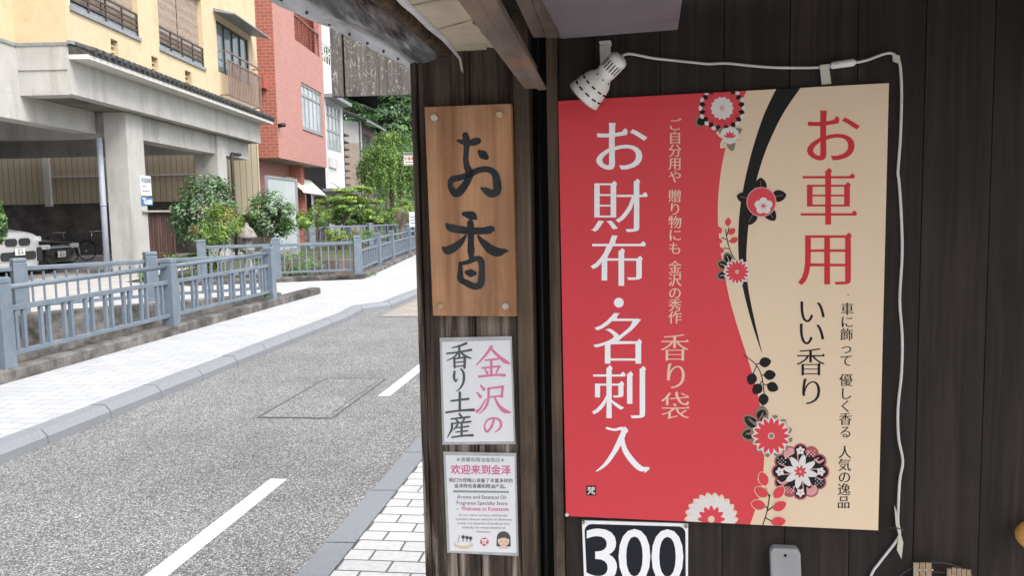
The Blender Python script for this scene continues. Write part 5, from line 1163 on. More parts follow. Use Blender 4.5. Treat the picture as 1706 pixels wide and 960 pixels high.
# peeling ceiling sheet with ragged edges
zc_ = 1.994
def cz(x, y, z=zc_): return gp(x, y, z)
rag = [(640, -40), (770, -40), (776, -5), (771, 6), (783, 14), (790, 30), (786, 38), (798, 46), (803, 57), (815, 60), (818, 70), (829, 74), (825, 80), (812, 78), (808, 86), (796, 84), (786, 92), (778, 88), (768, 94), (760, 86), (725, 52), (690, 16), (660, -14)]
mb = MB(); poly = [cz(*p) for p in rag]; mb.prism(poly, UP * 0.006); mb.build('ceiling_sheet', M_beige, eave, fixn=True)
mb = MB()
for (p, q_) in (((672, 12), (774, -8)), ((716, 52), (790, 33))):
    a_, b_ = cz(*p, zc_ - 0.0015), cz(*q_, zc_ - 0.0015); dd_ = ea * 0.004; mb.quad(a_, b_, b_ + dd_, a_ + dd_)
mb.build('sheet_joint', mat('olive_stain', (0.16, 0.14, 0.06), (0.26, 0.23, 0.13), scale=20, rough=0.9), eave)
# rusty steel angles under the deck
eb = V((-math.sin(R(7.0)), -math.cos(R(7.0)), 0)); erb = V((-eb.y, eb.x, 0)); erb = erb if erb.x > 0 else -erb
def angle(xa, ya, z, w1, h1, L_, m=M_rust, flip=1, Y=2.06):
    o = at(xa, ya, Y); mb = MB()
    a = V((o.x, o.y, 0)); t = erb * flip
    mb.prism([a + UP * z, a + t * w1 + UP * z, a + t * w1 + UP * (z + 0.006), a + t * 0.006 + UP * (z + 0.006), a + t * 0.006 + UP * (z + h1), a + UP * (z + h1)], eb * L_)
    return mb.build('beam', m, eave, fixn=True)
zb1 = at(895, 150, 2.0).z
angle(896, 149, zb1, 0.020, 0.022, 1.0, Y=2.0)
angle(895.6, 149, zb1 + 0.004, 0.030, 0.05, 1.0, Y=2.0, flip=-1)
angle(889, 68, 2.005, 0.03, 0.05, 0.9, Y=2.04); angle(932, 66, 2.0, 0.012, 0.06, 0.9, Y=2.03); angle(931, 66, 2.002, 0.028, 0.06, 0.9, Y=2.03, flip=-1)
# grey board ceiling on the right
mb = MB(); zg_ = at(1035, 54, 1.9).z
g0, g1 = gp(937, 64, zg_), gp(1129, 49, zg_)
mb.prism([V((p.x, p.y, zg_)) for p in (g0, g1, g1 + ea * 0.9, g0 + ea * 0.9)], UP * 0.02); mb.build('ceiling_board', M_ceil, eave, fixn=True)
# torn plastic strip hanging along the metal edge
tp = thing('torn_strip', 'ragged pale strip of torn plastic hanging under the eaves edge', 'strip', at(768, 110, 2.05))
mb = MB(); pts = [(648, -14), (668, 8), (690, 26), (712, 48), (735, 66), (752, 84), (764, 98), (768, 118)]; rng = random.Random(2); top = []; bot = []
for i, (x, y) in enumerate(pts):
    Y = 1.25 + 0.8 * i / 7; wdt = (24 - 2.6 * i) + rng.uniform(-3, 3); top.append(at(x, y, Y)); bot.append(at(x + wdt * 0.7 * (1 if i < 5 else 0.35) + 2, y - 1 + rng.uniform(-2, 4), Y - 0.01))
vs = top + bot; n = len(top); mb.add(vs, [(i, i + 1, n + i + 1, n + i) for i in range(n - 1)]); o = mb.build('plastic', M_plast, tp, smooth=True); sm = o.modifiers.new('thick', 'SOLIDIFY'); sm.thickness = 0.0015
# ---- boxed signboard of grey boards beyond the pillar
n0 = at(572, 160, 4.0); n1 = at(684, 152, 3.98)
zb0 = n0.z; zt0 = zb0 + 0.55
bx = V((n1.x - n0.x, n1.y - n0.y, 0)).normalized(); by = V((ru.x, ru.y, 0))
hb = thing('wooden_signboard', 'grey weathered boxed signboard with flaking paint hanging beyond the pillar', 'signboard', (n0.x, n0.y, zb0))
mb = MB()
for k in range(3):
    a = 0.012 + k * 0.16; mb.obox(V((n0.x, n0.y, 0)) + bx * (a + 0.079) + by * 0.012 + UP * (zb0 + zt0) / 2, bx * 0.0795, by * 0.012, UP * (zt0 - zb0) / 2)
mb.build('front_board', M_grey_wood, hb)
mb = MB(); mb.obox(V((n0.x, n0.y, 0)) - bx * 0.022 + by * 0.0 + UP * (zb0 + zt0) / 2, bx * 0.022, by * 0.03, UP * ((zt0 - zb0) / 2 + 0.004)); mb.build('side_batten', M_grey_wood, hb, bevel=0.003)
mb = MB(); mb.obox(V((n0.x, n0.y, 0)) + bx * 0.008 + by * 0.26 + UP * (zb0 + zt0) / 2, bx * 0.012, by * 0.235, UP * (zt0 - zb0) / 2); mb.build('side_panel', M_black, hb)  # shade on the panel's inner face put into the colour as black
mb = MB(); mb.obox(V((n0.x, n0.y, 0)) + bx * 0.2 + by * 0.035 + UP * (zb0 + zt0) / 2, bx * 0.215, by * 0.008, UP * ((zt0 - zb0) / 2 - 0.01)); mb.build('backing', M_deck, hb)  # added dark backing; stops light showing through the gap by the batten

# the shop front running on down the street behind the pillar, with the eave that carries the signboard
nsx = V((wp(700, 480, -0.15).x + 3.0, 2.45, 0)); FN = Fr(nsx, ru, V((-ru.y, ru.x, 0)))
nsh = thing('shop_building', 'dark timber shop front set back from the street behind the sign pillar', 'building', (nsx.x, nsx.y, 0.03))
mb = MB()
for k in range(54): FN.box(mb, 0.02 + k * 0.18, 0.197 + k * 0.18, 0.03, 2.9, -0.04, -0.0006 * (k % 2))
mb.build('planks', M_wallwood, nsh)
mb = MB(); FN.box(mb, 0.0, 9.76, 2.904, 3.0, -3.2, 0.3); mb.build('roof', M_tile, nsh)
mb = MB(); FN.box(mb, 0.02, 9.74, 0.03, 2.9, -3.2, -0.045); mb.build('core', M_deck, nsh)
# timber bracket carrying the signboard from the shop front
h0 = V((n0.x, n0.y, 0)) + bx * 0.24 + by * 0.05; mb = MB()
for a_ in (0.04, 0.40): mb.bar(V((n0.x, n0.y, 0)) + bx * a_ + by * 0.06 + UP * (zb0 + 0.2), V((n0.x, n0.y, 0)) + bx * a_ + by * 0.06 + UP * (zt0 + 0.1), 0.03, 0.03, up=bx)
mb.bar(V((n0.x, n0.y, 0)) - bx * 0.02 + by * 0.06 + UP * (zt0 + 0.06), V((n0.x, n0.y, 0)) + bx * 3.6 + by * 0.06 + UP * (zt0 + 0.06), 0.06, 0.08); mb.build('hanging_bracket', M_deck, hb)

# ------------------------------------------------------------------ wooden name board
M_signwood = wood_mat('orange_cedar_board', (0.24, 0.11, 0.052), (0.50, 0.275, 0.15), (0.19, 0.088, 0.042), grain=22, island=0.05, lo=0.32, hi=0.7, slo=0.55, shi=0.85, bump=0.2, rough=0.6)
M_carve = mat('charcoal_lacquer', (0.012, 0.013, 0.016), (0.028, 0.031, 0.036), scale=14, spec=0.25, rough=0.55, bump=0.1, bscale=60)
def pprint(b0): return Print(lambda x, y, l: wp(x, y, b0 + l))
bT = 0.034
ns = thing('wooden_sign', 'orange brown cedar name board with two large black brush characters', 'sign', wp(720, 527, 0.0))
mb = MB(); fr_ = [wp(*p, bT) for p in ((707, 178), (721, 526.5), (860, 527.5), (851, 172))]; mb.prism(fr_, -FS_.n * (bT - 0.003)); mb.build('board', M_signwood, ns, bevel=0.002, fixn=True)
pr = pprint(bT + 0.0006)
Zs = lambda l: [(680 + x / 2.4615, 150 + y / 2.4615, w_ * 1.12 / 2.4615) for x, y, w_ in l]
strokes = [
 [(204, 207, 5), (222, 212, 9), (250, 216, 10), (272, 212, 14), (286, 208, 12)],
 [(234, 184, 11), (240, 210, 13), (238, 250, 10), (236, 285, 10), (242, 315, 12), (252, 338, 15)],
 [(256, 340, 14), (240, 378, 13), (215, 412, 15), (195, 424, 14), (178, 405, 11), (172, 385, 10), (182, 366, 12), (215, 358, 11), (252, 345, 11), (290, 328, 11), (330, 326, 11), (356, 345, 13), (364, 380, 15), (364, 415, 15), (340, 424, 15), (318, 412, 12), (300, 402, 4)],
 [(292, 252, 7), (306, 264, 16), (320, 276, 10)],
 [(228, 508, 8), (250, 512, 14), (266, 518, 15), (278, 528, 5)],
 [(156, 549, 4), (172, 564, 14), (215, 573, 14), (265, 578, 13), (315, 577, 13), (342, 572, 14), (352, 576, 4)],
 [(255, 545, 12), (257, 580, 13), (257, 620, 11), (258, 660, 13), (258, 686, 8)],
 [(236, 597, 4), (215, 625, 11), (185, 648, 15), (160, 657, 16), (144, 648, 6)],
 [(287, 600, 5), (310, 628, 12), (340, 655, 17), (370, 665, 16), (395, 660, 8), (411, 661, 2)],
 [(213, 710, 6), (214, 740, 9), (214, 772, 12), (222, 785, 10)],
 [(216, 712, 6), (245, 706, 8), (278, 692, 10), (298, 700, 12), (302, 735, 11), (300, 775, 13), (296, 798, 13), (272, 806, 12), (245, 795, 12), (222, 782, 10)],
 [(240, 748, 8), (256, 751, 15), (272, 752, 9)]]
for s_ in strokes: pr.stroke(Zs(s_))
pr.build('lettering', M_carve, ns)
M_plug = mat('wood_plug', (0.36, 0.22, 0.12), (0.50, 0.34, 0.2), scale=40, rough=0.7)
M_plugw = mat('pale_plug', (0.50, 0.46, 0.40), (0.42, 0.36, 0.3), scale=30, rough=0.6)
for (x, y), m in (((724, 195.5), M_plugw), ((832.5, 190), M_plug), ((735.5, 510), M_plug), ((842.5, 510), M_plugw)):
    mb = MB(); c = wp(x, y, bT); mb.lathe([(-0.001, 0.0085), (0.006, 0.0085), (0.009, 0.006), (0.009, 0.0)], c, FS_.n, 16); mb.build('plug', m, ns, smooth=False)

# ------------------------------------------------------------------ laminated papers on the pillar
M_paper = mat('white_paper', (0.66, 0.66, 0.68), (0.70, 0.70, 0.715), scale=5, rough=0.35, spec=0.6)
M_lam = mat('laminate_edge', (0.30, 0.31, 0.305), (0.42, 0.43, 0.42), scale=20, rough=0.3, spec=0.7)
M_pink = mat('ink_pink', (0.62, 0.16, 0.30), rough=0.5); M_pink2 = mat('ink_rose', (0.60, 0.10, 0.25), rough=0.5)
M_dgrey = mat('ink_dark_grey', (0.07, 0.075, 0.075), rough=0.5); M_mgrey = mat('ink_mid_grey', (0.15, 0.16, 0.16), rough=0.5)
M_ggreen = mat('ink_grey_green', (0.22, 0.27, 0.245), rough=0.5); M_skin = mat('print_skin', (0.68, 0.49, 0.36), rough=0.5); M_sand = mat('print_sand', (0.60, 0.50, 0.33), rough=0.5); M_sealred = mat('print_red', (0.58, 0.06, 0.06), rough=0.5)
def sheet(root, name, quad, b, m, nx=8, ny=12, wav=0.0012, seed=1):
    mb = MB(); TL_, TR_, BR_, BL_ = [np.array(q, float) for q in quad]; vs = []
    for j in range(ny + 1):
        for i in range(nx + 1):
            u, v = i / nx, j / ny; p = (TL_ * (1 - u) + TR_ * u) * (1 - v) + (BL_ * (1 - u) + BR_ * u) * v
            vs.append(wp(p[0], p[1], b))
    mb.add(vs, [(j * (nx + 1) + i, (j + 1) * (nx + 1) + i, (j + 1) * (nx + 1) + i + 1, j * (nx + 1) + i + 1) for j in range(ny) for i in range(nx)])
    return mb.build(name, m, root, smooth=True)
p1 = thing('laminated_notice', 'laminated white notice with large grey and pink brush characters', 'notice', wp(739, 739, 0.002))
sheet(p1, 'laminate', ((732.5, 563), (852.5, 560.5), (859, 740.5), (737, 741.5)), 0.004, M_lam)
sheet(p1, 'paper', ((736, 570), (850, 567), (856, 736), (740.5, 737)), 0.0048, M_paper)
pr = pprint(0.0050); pg = pprint(0.0050)
Zp = lambda l: [(700 + x / 2.2875, 540 + y / 2.2875, w_ / 2.2875) for x, y, w_ in l]
kin_ = [[(272, 86, 5), (250, 118, 4.5), (214, 158, 2)], [(266, 90, 4), (295, 120, 5.5), (322, 142, 7.5), (341, 151, 3)], [(248, 139, 3), (296, 134, 4)], [(236, 168, 3.5), (304, 162, 4)], [(271, 138, 5), (271, 196, 5)], [(246, 172, 2.5), (256, 188, 5)], [(300, 166, 4), (289, 188, 3)], [(224, 201, 4.5), (290, 195, 4), (321, 196, 6)],
        [(230, 234, 3), (243, 250, 6)], [(217, 262, 3), (230, 278, 6)], [(216, 334, 6), (230, 322, 4), (250, 288, 2.5)], [(258, 247, 3.5), (316, 239, 4.5)], [(314, 240, 5), (311, 279, 4.5)], [(262, 280, 3), (314, 274, 3.5)], [(261, 246, 4.5), (259, 290, 4.5), (248, 320, 4), (226, 343, 1.5)], [(282, 276, 3), (300, 312, 6), (322, 332, 8.5), (346, 338, 2)],
        [(280, 368, 4.5), (272, 392, 4.5), (256, 411, 4.5), (247, 402, 4), (246, 386, 3), (256, 368, 3.5), (276, 360, 4), (298, 364, 4.5), (308, 380, 5), (304, 398, 4), (284, 414, 1.5)]]
for s_ in kin_: pr.stroke(Zp(s_))
pr.build('lettering', M_pink, p1)
kao = [[(176, 74, 5), (150, 84, 4), (122, 91, 2)], [(102, 113, 3.5), (150, 107, 3.5), (194, 99, 4.5)], [(149, 84, 4.5), (149, 128, 4)], [(146, 106, 3.5), (130, 126, 3), (102, 140, 1.5)], [(152, 104, 3), (170, 122, 5), (194, 131, 2.5)], [(130, 131, 4.5), (131, 166, 4.5)], [(130, 133, 3), (170, 128, 3.5)], [(170, 129, 5), (169, 167, 5)], [(132, 147, 2.5), (168, 144, 2.5)], [(132, 163, 2.5), (168, 160, 2.5)],
       [(131, 182, 4.5), (129, 204, 5), (136, 220, 3), (142, 208, 1.5)], [(156, 172, 3.5), (166, 190, 5), (165, 222, 4.5), (152, 246, 3), (138, 257, 1.5)],
       [(118, 294, 3.5), (184, 286, 4.5)], [(151, 262, 5), (151, 332, 5)], [(99, 338, 4), (150, 331, 4), (204, 328, 5.5)],
       [(150, 344, 4), (157, 354, 4.5)], [(118, 363, 3), (188, 355, 4)], [(136, 365, 3), (144, 374, 4.5)], [(170, 360, 4), (160, 374, 2.5)], [(120, 381, 3), (192, 373, 4)], [(121, 380, 4.5), (120, 402, 4.5), (104, 433, 1.5)], [(142, 386, 4), (128, 404, 2)], [(136, 397, 2.5), (184, 391, 3.5)], [(136, 413, 2.5), (180, 408, 3.5)], [(158, 382, 4.5), (158, 428, 4.5)], [(122, 433, 3.5), (160, 427, 3.5), (200, 425, 5)]]
for s_ in kao: pg.stroke(Zp(s_))
pg.build('lettering', M_dgrey, p1)
p2 = thing('laminated_notice', 'laminated leaflet with pink Chinese heading, English text and small face drawing', 'notice', wp(745, 921, 0.002))
sheet(p2, 'laminate', ((738.5, 753), (860, 755.5), (864, 927.5), (745, 921.5)), 0.004, M_lam)
sheet(p2, 'paper', ((742.5, 759), (857, 761), (860.5, 922), (749.5, 918.5)), 0.0048, M_paper)
tl = lambda x, y: (x, y + (x - 800) * 0.012)
P2 = lambda: Print(lambda x, y, l: wp(*tl(x, y), 0.0050 + l))
pr = P2(); pr.word('★香薰和精油香氛店★', 800.5, 767, 8.3, ysign=-1, width=82, ax=0.012, ay=0.004); pr.build('lettering', M_ggreen, p2)
pr = P2(); pr.word('欢迎来到金泽', 801, 784, 17, ysign=-1, width=101, ax=0.02, ay=0.014); pr.build('lettering', M_pink2, p2); pr = P2(); pr.word('Welcome to Kanazawa', 808, 848.5, 9.3, ysign=-1, width=79, ax=0.014, ay=0.012); pr.build('lettering', M_pink2, p2)
pr = P2(); pr.word('我们为您精心准备了丰富多样的', 801, 801.5, 7.7, ysign=-1, width=107, ax=0.01, ay=0.003); pr.word('金泽特色香薰和精油产品。', 802, 811, 7.7, ysign=-1, width=91, ax=0.01, ay=0.003)
pr.word('Aroma and Essential Oil', 802.5, 829, 8.6, ysign=-1, width=82); pr.word('Fragrance Specialty Store', 803, 839, 8.6, ysign=-1, width=86); pr.word('–', 764.5, 848.5, 9, ysign=-1); pr.build('lettering', M_dgrey, p2)
pr = P2()
for k, (s_, x, w_) in enumerate((('At our store, we have meticulously', 805, 81), ('curated a diverse selection of distinctive', 806, 94), ('aroma and essential oil products that', 805.5, 88), ('embody the unique essence of', 806, 72), ('Kanazawa.', 806, 24))): pr.word(s_, x, 859 + k * 6.9, 5.2, ysign=-1, width=w_)
pr.build('lettering', M_mgrey, p2)
def circ(x, y, r, n=24, sy=1.0, a0=0): return [(x + r * math.cos(a0 + 2 * math.pi * k / n), y + r * sy * math.sin(a0 + 2 * math.pi * k / n)) for k in range(n)]
pr = P2(); pr.poly([(754.6, 818.4), (848, 818.4), (848, 821.6), (754.6, 821.6)]); pr.build('printed_rule', M_ggreen, p2)
PM2 = [M_paper, M_sand, M_ggreen, mat('print_hair', (0.06, 0.06, 0.065), rough=0.5), M_sealred, M_skin, mat('print_pale_pink', (0.68, 0.45, 0.48), rough=0.5)]
pr = P2()
pr.poly(circ(772, 909, 16, 24, 0.42), 1); pr.poly(circ(772, 906.5, 13, 24, 0.3), 0)
for dx in (-0.5, 6, 12): pr.poly(circ(772 + dx, 896 + dx * 0.15, 3.0, 12), 3); pr.poly([(771.4 + dx, 898), (772.6 + dx, 898), (772.6 + dx, 904), (771.4 + dx, 904)], 3)
pr.poly([(765, 893), (766, 893), (763, 906), (762, 906)], 2)
pr.build('printed_picture', PM2, p2); pr = P2(); pr.poly(circ(807, 903.5, 7.2, 16, 0.95), 4); pr.char('梵', 807, 903.5, 11, 0, ysign=-1, style='s', ax=0.02, ay=0.02)
pr.build('printed_seal', PM2, p2); pr = P2(); pr.poly(circ(839, 897, 11.5, 28, 1.0), 3); pr.poly([(827.5, 897), (850.5, 897), (851, 911), (845, 911), (839, 908), (833, 911), (827, 911)], 3)
pr.poly(circ(839, 901.5, 9.6, 24, 0.95), 5); pr.poly([(829.3, 899), (831, 893), (839, 891.5), (847, 893), (848.7, 899), (842, 896.5), (836, 896.5)], 3)
for dx in (-4, 4): pr.poly([(839 + dx - 2, 902.5), (839 + dx + 2, 902.5), (839 + dx + 2, 903.3), (839 + dx - 2, 903.3)], 3)
pr.poly([(837.5, 907), (840.5, 907), (840.5, 907.8), (837.5, 907.8)], 4); pr.poly([(833, 911), (845, 911), (848, 914.5), (830, 914.5)], 6)
pr.build('printed_picture', PM2, p2)

# ------------------------------------------------------------------ the big poster
M_red = mat('poster_red', (0.575, 0.043, 0.055), (0.595, 0.048, 0.06), scale=2, rough=0.42, spec=0.3, bump=0.25, bscale=5, bdist=0.02)
M_cr = mat('poster_cream', (0.66, 0.505, 0.355), (0.68, 0.525, 0.37), scale=2, rough=0.42, spec=0.3, bump=0.25, bscale=5, bdist=0.02)
M_bk = mat('poster_black', (0.013, 0.012, 0.013), rough=0.55, spec=0.15)
M_pw = mat('poster_white', (0.80, 0.79, 0.80), rough=0.55, spec=0.15); M_ptx = mat('poster_pale_pink', (0.72, 0.50, 0.38), rough=0.55, spec=0.15); M_rdk = mat('poster_text_red', (0.52, 0.032, 0.04), rough=0.55, spec=0.15)
M_olive = mat('poster_olive', (0.20, 0.155, 0.10), rough=0.45); M_dkpink = mat('poster_rose', (0.36, 0.07, 0.08), rough=0.45); M_pk = mat('poster_pink', (0.62, 0.28, 0.29), rough=0.45)
ytop = lambda x: 168 - (x - 930) * 0.05445
ybot = lambda x: 860.5 + (x - 943) * 0.0462
def ts(x, y):
    t = (y - ytop(x)) / (ybot(x) - ytop(x)); xl = 930 + 13 * t; xr = 1481 - 18 * t; return t, (x - xl) / (xr - xl)
def px_ts(t, s): 
    xl = 930 + 13 * t; xr = 1481 - 18 * t; x = xl + (xr - xl) * s; return x, ytop(x) + t * (ybot(x) - ytop(x))
def bend(x, y):
    t, s = ts(x, y)
    return 0.006 + 0.0025 * math.sin(s * 5.0 + t * 2.2) + 0.0018 * math.sin(t * 7 + s * 2.0) + 0.010 * max(0, t - 0.8) ** 2 * 10 * (0.3 + s) * 0.6 + 0.0035
def pos(x, y, l=0.0): return wp(x, y, bend(x, y) + l)
red_c = [(1246, 148), (1244.5, 150), (1227, 184), (1213.7, 226), (1202, 276), (1196, 330), (1196, 377), (1201, 423), (1208, 461), (1213, 490), (1227, 540), (1245, 595), (1260, 645), (1270, 695), (1274, 750), (1271, 805), (1262, 840), (1249, 877)]
bl_c = [(1294, 146), (1273, 188), (1254, 245.6), (1240.7, 299.6), (1231.5, 353.5), (1229, 407), (1233, 457), (1239.5, 490), (1252, 538), (1269, 589)]
br_c = [(1335, 144), (1304, 188), (1277, 245.6), (1262, 292), (1250, 346), (1244.5, 400), (1243, 438), (1245.5, 477), (1256, 530), (1269.8, 589)]
def curve(c): 
    q = sorted(ts(*p) for p in c); T = [a for a, _ in q]; S_ = [b_ for _, b_ in q]
    # smooth (Catmull-Rom resample)
    TT = np.linspace(T[0], T[-1], 200); 
    return lambda t: float(np.interp(t, T, S_))
cr_r, cr_l, cr_b = curve(red_c), curve(bl_c), curve(br_c)
ttip = ts(1269.4, 589)[0]
rows = sorted(set(list(np.linspace(0, 1, 111)) + [ttip]))
def smooth(f, t, h=0.012):
    if t < 0.03 or t > 0.97: return f(t)
    return sum(f(min(1, max(0, t + d))) for d in (-2 * h, -h, 0, h, 2 * h)) / 5
mb = MB(); prev = None
NR, NC = 9, 7
for t in rows:
    sr = smooth(cr_r, t)
    if t < ttip: a_, b_ = smooth(cr_l, min(t, ttip)), smooth(cr_b, min(t, ttip))
    else: a_ = b_ = max(cr_l(ttip), sr + 0.004)
    if t >= ttip - 0.02 and t < ttip: a_, b_ = cr_l(t), cr_b(t)
    a_ = max(a_, sr + 0.004); b_ = max(b_, a_)
    ss = [sr * k / NR for k in range(NR + 1)] + [a_, b_] + [b_ + (1 - b_) * k / NC for k in range(1, NC + 1)]
    row = [pos(*px_ts(t, s)) for s in ss]
    if prev is not None:
        for k in range(len(ss) - 1):
            mi = 0 if k < NR else (1 if k == NR else (2 if k == NR + 1 else 1))
            if mi == 2 and t > ttip + 1e-6: continue
            mb.quad(prev[k], row[k], row[k + 1], prev[k + 1], mi)
    prev = row
po = thing('shop_poster', 'large red and cream poster with white Japanese lettering and flower pattern', 'poster', wp(943, 860, 0.002))
me = mb.build('sheet', [M_red, M_cr, M_bk], po, smooth=True)
bm = bmesh.new(); bm.from_mesh(me.data); bmesh.ops.remove_doubles(bm, verts=bm.verts, dist=0.00002); bm.to_mesh(me.data); bm.free()
def clip_poly(pts):
    for f in (lambda p: p[1] - ytop(p[0]) - 0.3, lambda p: ybot(p[0]) - p[1] - 0.3):
        out = []
        for i in range(len(pts)):
            a, b_ = pts[i], pts[(i + 1) % len(pts)]; fa_, fb_ = f(a), f(b_)
            if fa_ >= 0: out.append(a)
            if fa_ * fb_ < 0: k = fa_ / (fa_ - fb_); out.append((a[0] + (b_[0] - a[0]) * k, a[1] + (b_[1] - a[1]) * k))
        pts = out
        if len(pts) < 3: return None
    return pts
class PP(Print):
    def poly(s, pts, mi=0, up=None, base=0.0):
        q = clip_poly(list(pts))
        if q: Print.poly(s, q, mi, up, base)
def newp(): return PP(pos)
M_fw = mat('poster_flower_white', (0.64, 0.61, 0.585), rough=0.55, spec=0.15)
PM = [M_fw, M_red, M_bk, M_cr, M_olive, M_dkpink, M_pk, M_rdk]
# lettering columns (each column its own printed part)
pr = newp()
for ch, x, y in (('お', 1033, 244), ('財', 1031.5, 344), ('布', 1030.5, 434), ('名', 1033, 564), ('刺', 1033, 655)): pr.char(ch, x, y, 95, sx=1.03, ysign=-1, ax=(0.013 if ch == 'お' else 0.010), ay=(-0.003 if ch == 'お' else -0.015))
pr.poly(circ(1031, 504.5, 8.2))
Z4 = lambda l: [(920 + x / 2.087, 500 + y / 2.087, w_ / 2.087) for x, y, w_ in l]
for s_ in ([(190, 446, 4), (215, 452, 4), (240, 448, 6), (256, 455, 8)], [(252, 450, 8), (240, 482, 10), (215, 530, 8), (185, 572, 6), (154, 596, 2)], [(243, 472, 5), (252, 520, 9), (280, 562, 10), (310, 588, 9), (336, 586, 3), (322, 600, 2)]): pr.stroke(Z4(s_))
pr.build('lettering', M_pw, po)
pr = newp()
for ch, x, y in zip('ご自分用や贈り物にも金沢の秀作', [1124.5] * 15, (207, 229, 250.5, 272.5, 294, 326.5, 348, 370, 391.5, 413.5, 445, 466.5, 488, 508.5, 529)): pr.char(ch, x, y, 23, ysign=-1, ax=0.014, ay=-0.005)
pr.build('lettering', M_ptx, po); pr = newp()
for ch, x, y in (('香', 1124, 579), ('り', 1126, 627), ('袋', 1125, 677)): pr.char(ch, x, y, 50, ysign=-1, ax=0.006, ay=-0.015)
pr.build('lettering', M_ptx, po)
pr = newp()
for ch, x, y in (('お', 1385.5, 226), ('車', 1380, 329), ('用', 1377.5, 430)): pr.char(ch, x, y, 101, ysign=-1, ax=(0.013 if ch == 'お' else 0.010), ay=(-0.003 if ch == 'お' else -0.015))
pr.build('lettering', M_rdk, po)
pr = newp()
for ch, x, y in (('い', 1352.5, 518), ('い', 1351.5, 555), ('香', 1350.5, 603), ('り', 1351.5, 653)): pr.char(ch, x, y, 51, ysign=-1, ax=0.004, ay=-0.014)
pr.build('lettering', M_bk, po); pr = newp()
for ch, x, y in zip('車に飾って優しく香る人気の逸品', (1411.5, 1411, 1410.5, 1410, 1409.5, 1409.5, 1409, 1409, 1408.5, 1408.5, 1407.5, 1407, 1407, 1406, 1405.5), (515, 536.5, 557.5, 580, 601, 633.5, 656, 677, 698.5, 720, 754, 775, 795.5, 816, 837.5)): pr.char(ch, x, y, 22.5, ysign=-1, ax=0.010, ay=-0.007)
pr.build('lettering', M_bk, po)
# seal
pr = newp(); pr.poly(circ(985, 818, 11.5, 4, 1.0, math.pi / 4), 2); pr.char('梵', 985, 818, 14, 0, ysign=-1, style='s', ax=0.018, ay=0.018); pr.build('seal', PM, po)
# flowers
def petal(cx, cy, a, r0, r1, w_, n=7):
    pts = []; ca, sa = math.cos(a), math.sin(a)
    for k in range(n + 1):
        u = k / n; pts.append((r0 + (r1 - r0) * u, w_ * math.sin(math.pi * (u ** 0.8) * 0.93) ** 0.8 if 0 < u < 1 else w_ * 0.12))
    q = [(p, h) for p, h in pts] + [(p, -h) for p, h in pts[::-1]]
    return [(cx + p * ca - h * sa, cy + p * sa + h * ca) for p, h in q]
def petals(pr, cx, cy, n, r0, r1, w_, mi, a0=0.0):
    for k in range(n): pr.poly(petal(cx, cy, a0 + 2 * math.pi * k / n, r0, r1, w_), mi)
def leaf(pr, x, y, ang, L_, w_, mi, vein=None):
    a = R(ang); pr.poly(petal(x, y, a, 0, L_, w_), mi)
    if vein is not None: pr.stroke([(x, y, 0.5), (x + math.cos(a) * L_ * 0.8, y + math.sin(a) * L_ * 0.8, 0.35)], vein)
def flower_part(f):
    pr = newp(); f(pr); pr.build('flower_print', PM, po)
def fA(pr):
    cx, cy = 1203, 180
    leaf(pr, 1176, 198, 155, 20, 9, 4); leaf(pr, 1176, 198, 150, 16, 7, 2)
    for k in range(16):
        a = 2 * math.pi * k / 16; pr.poly(circ(cx + 35 * math.cos(a), cy + 35 * math.sin(a), 4.6, 10), 0)
    for k in range(16):
        a = 2 * math.pi * (k + .5) / 16; pr.poly(petal(cx, cy, a, 22, 38, 5), 2)
    petals(pr, cx, cy, 16, 12, 33, 6.2, 1)
    pr.poly(circ(cx, cy, 17.5), 0); petals(pr, cx, cy, 14, 8, 19.5, 3.4, 0); petals(pr, cx, cy, 8, 1, 5, 1.0, 6)
    for a in (200, 20, 80, 130): leaf(pr, 1216, 228, a, 24, 7, 3 if a != 80 else 4, 4)
    for a in (-150, -30, 90): leaf(pr, 1216, 226, a, 23, 6, 4)
    pr.poly(circ(1211, 223, 10.5), 0); pr.poly(circ(1220, 223, 10.5), 0); pr.poly(circ(1216, 229, 11), 0)
    for a in (-160, -125, -90, -55, -20): leaf(pr, 1216, 229, a, 11, 2.0, 1)
def fB(pr):
    for x, y, a, L_ in ((1268, 322, -92, 26, ), (1285, 328, -8, 25), (1274, 345, 52, 28), (1258, 350, 118, 28), (1254, 333, 195, 27)): leaf(pr, x, y, a, L_, 10, 2, 4)
    pr.poly(circ(1268.5, 336.5, 25), 6); pr.poly(circ(1268.5, 336.5, 23.5), 1)
    for k in range(5):
        a = R(-90 + 72 * k); pr.poly(circ(1272 + 8.5 * math.cos(a), 343 + 7.5 * math.sin(a), 6.8, 14), 0)
    petals(pr, 1272, 343, 6, 1, 7, 1.1, 6); pr.poly(circ(1272, 343, 2.4, 10), 1)
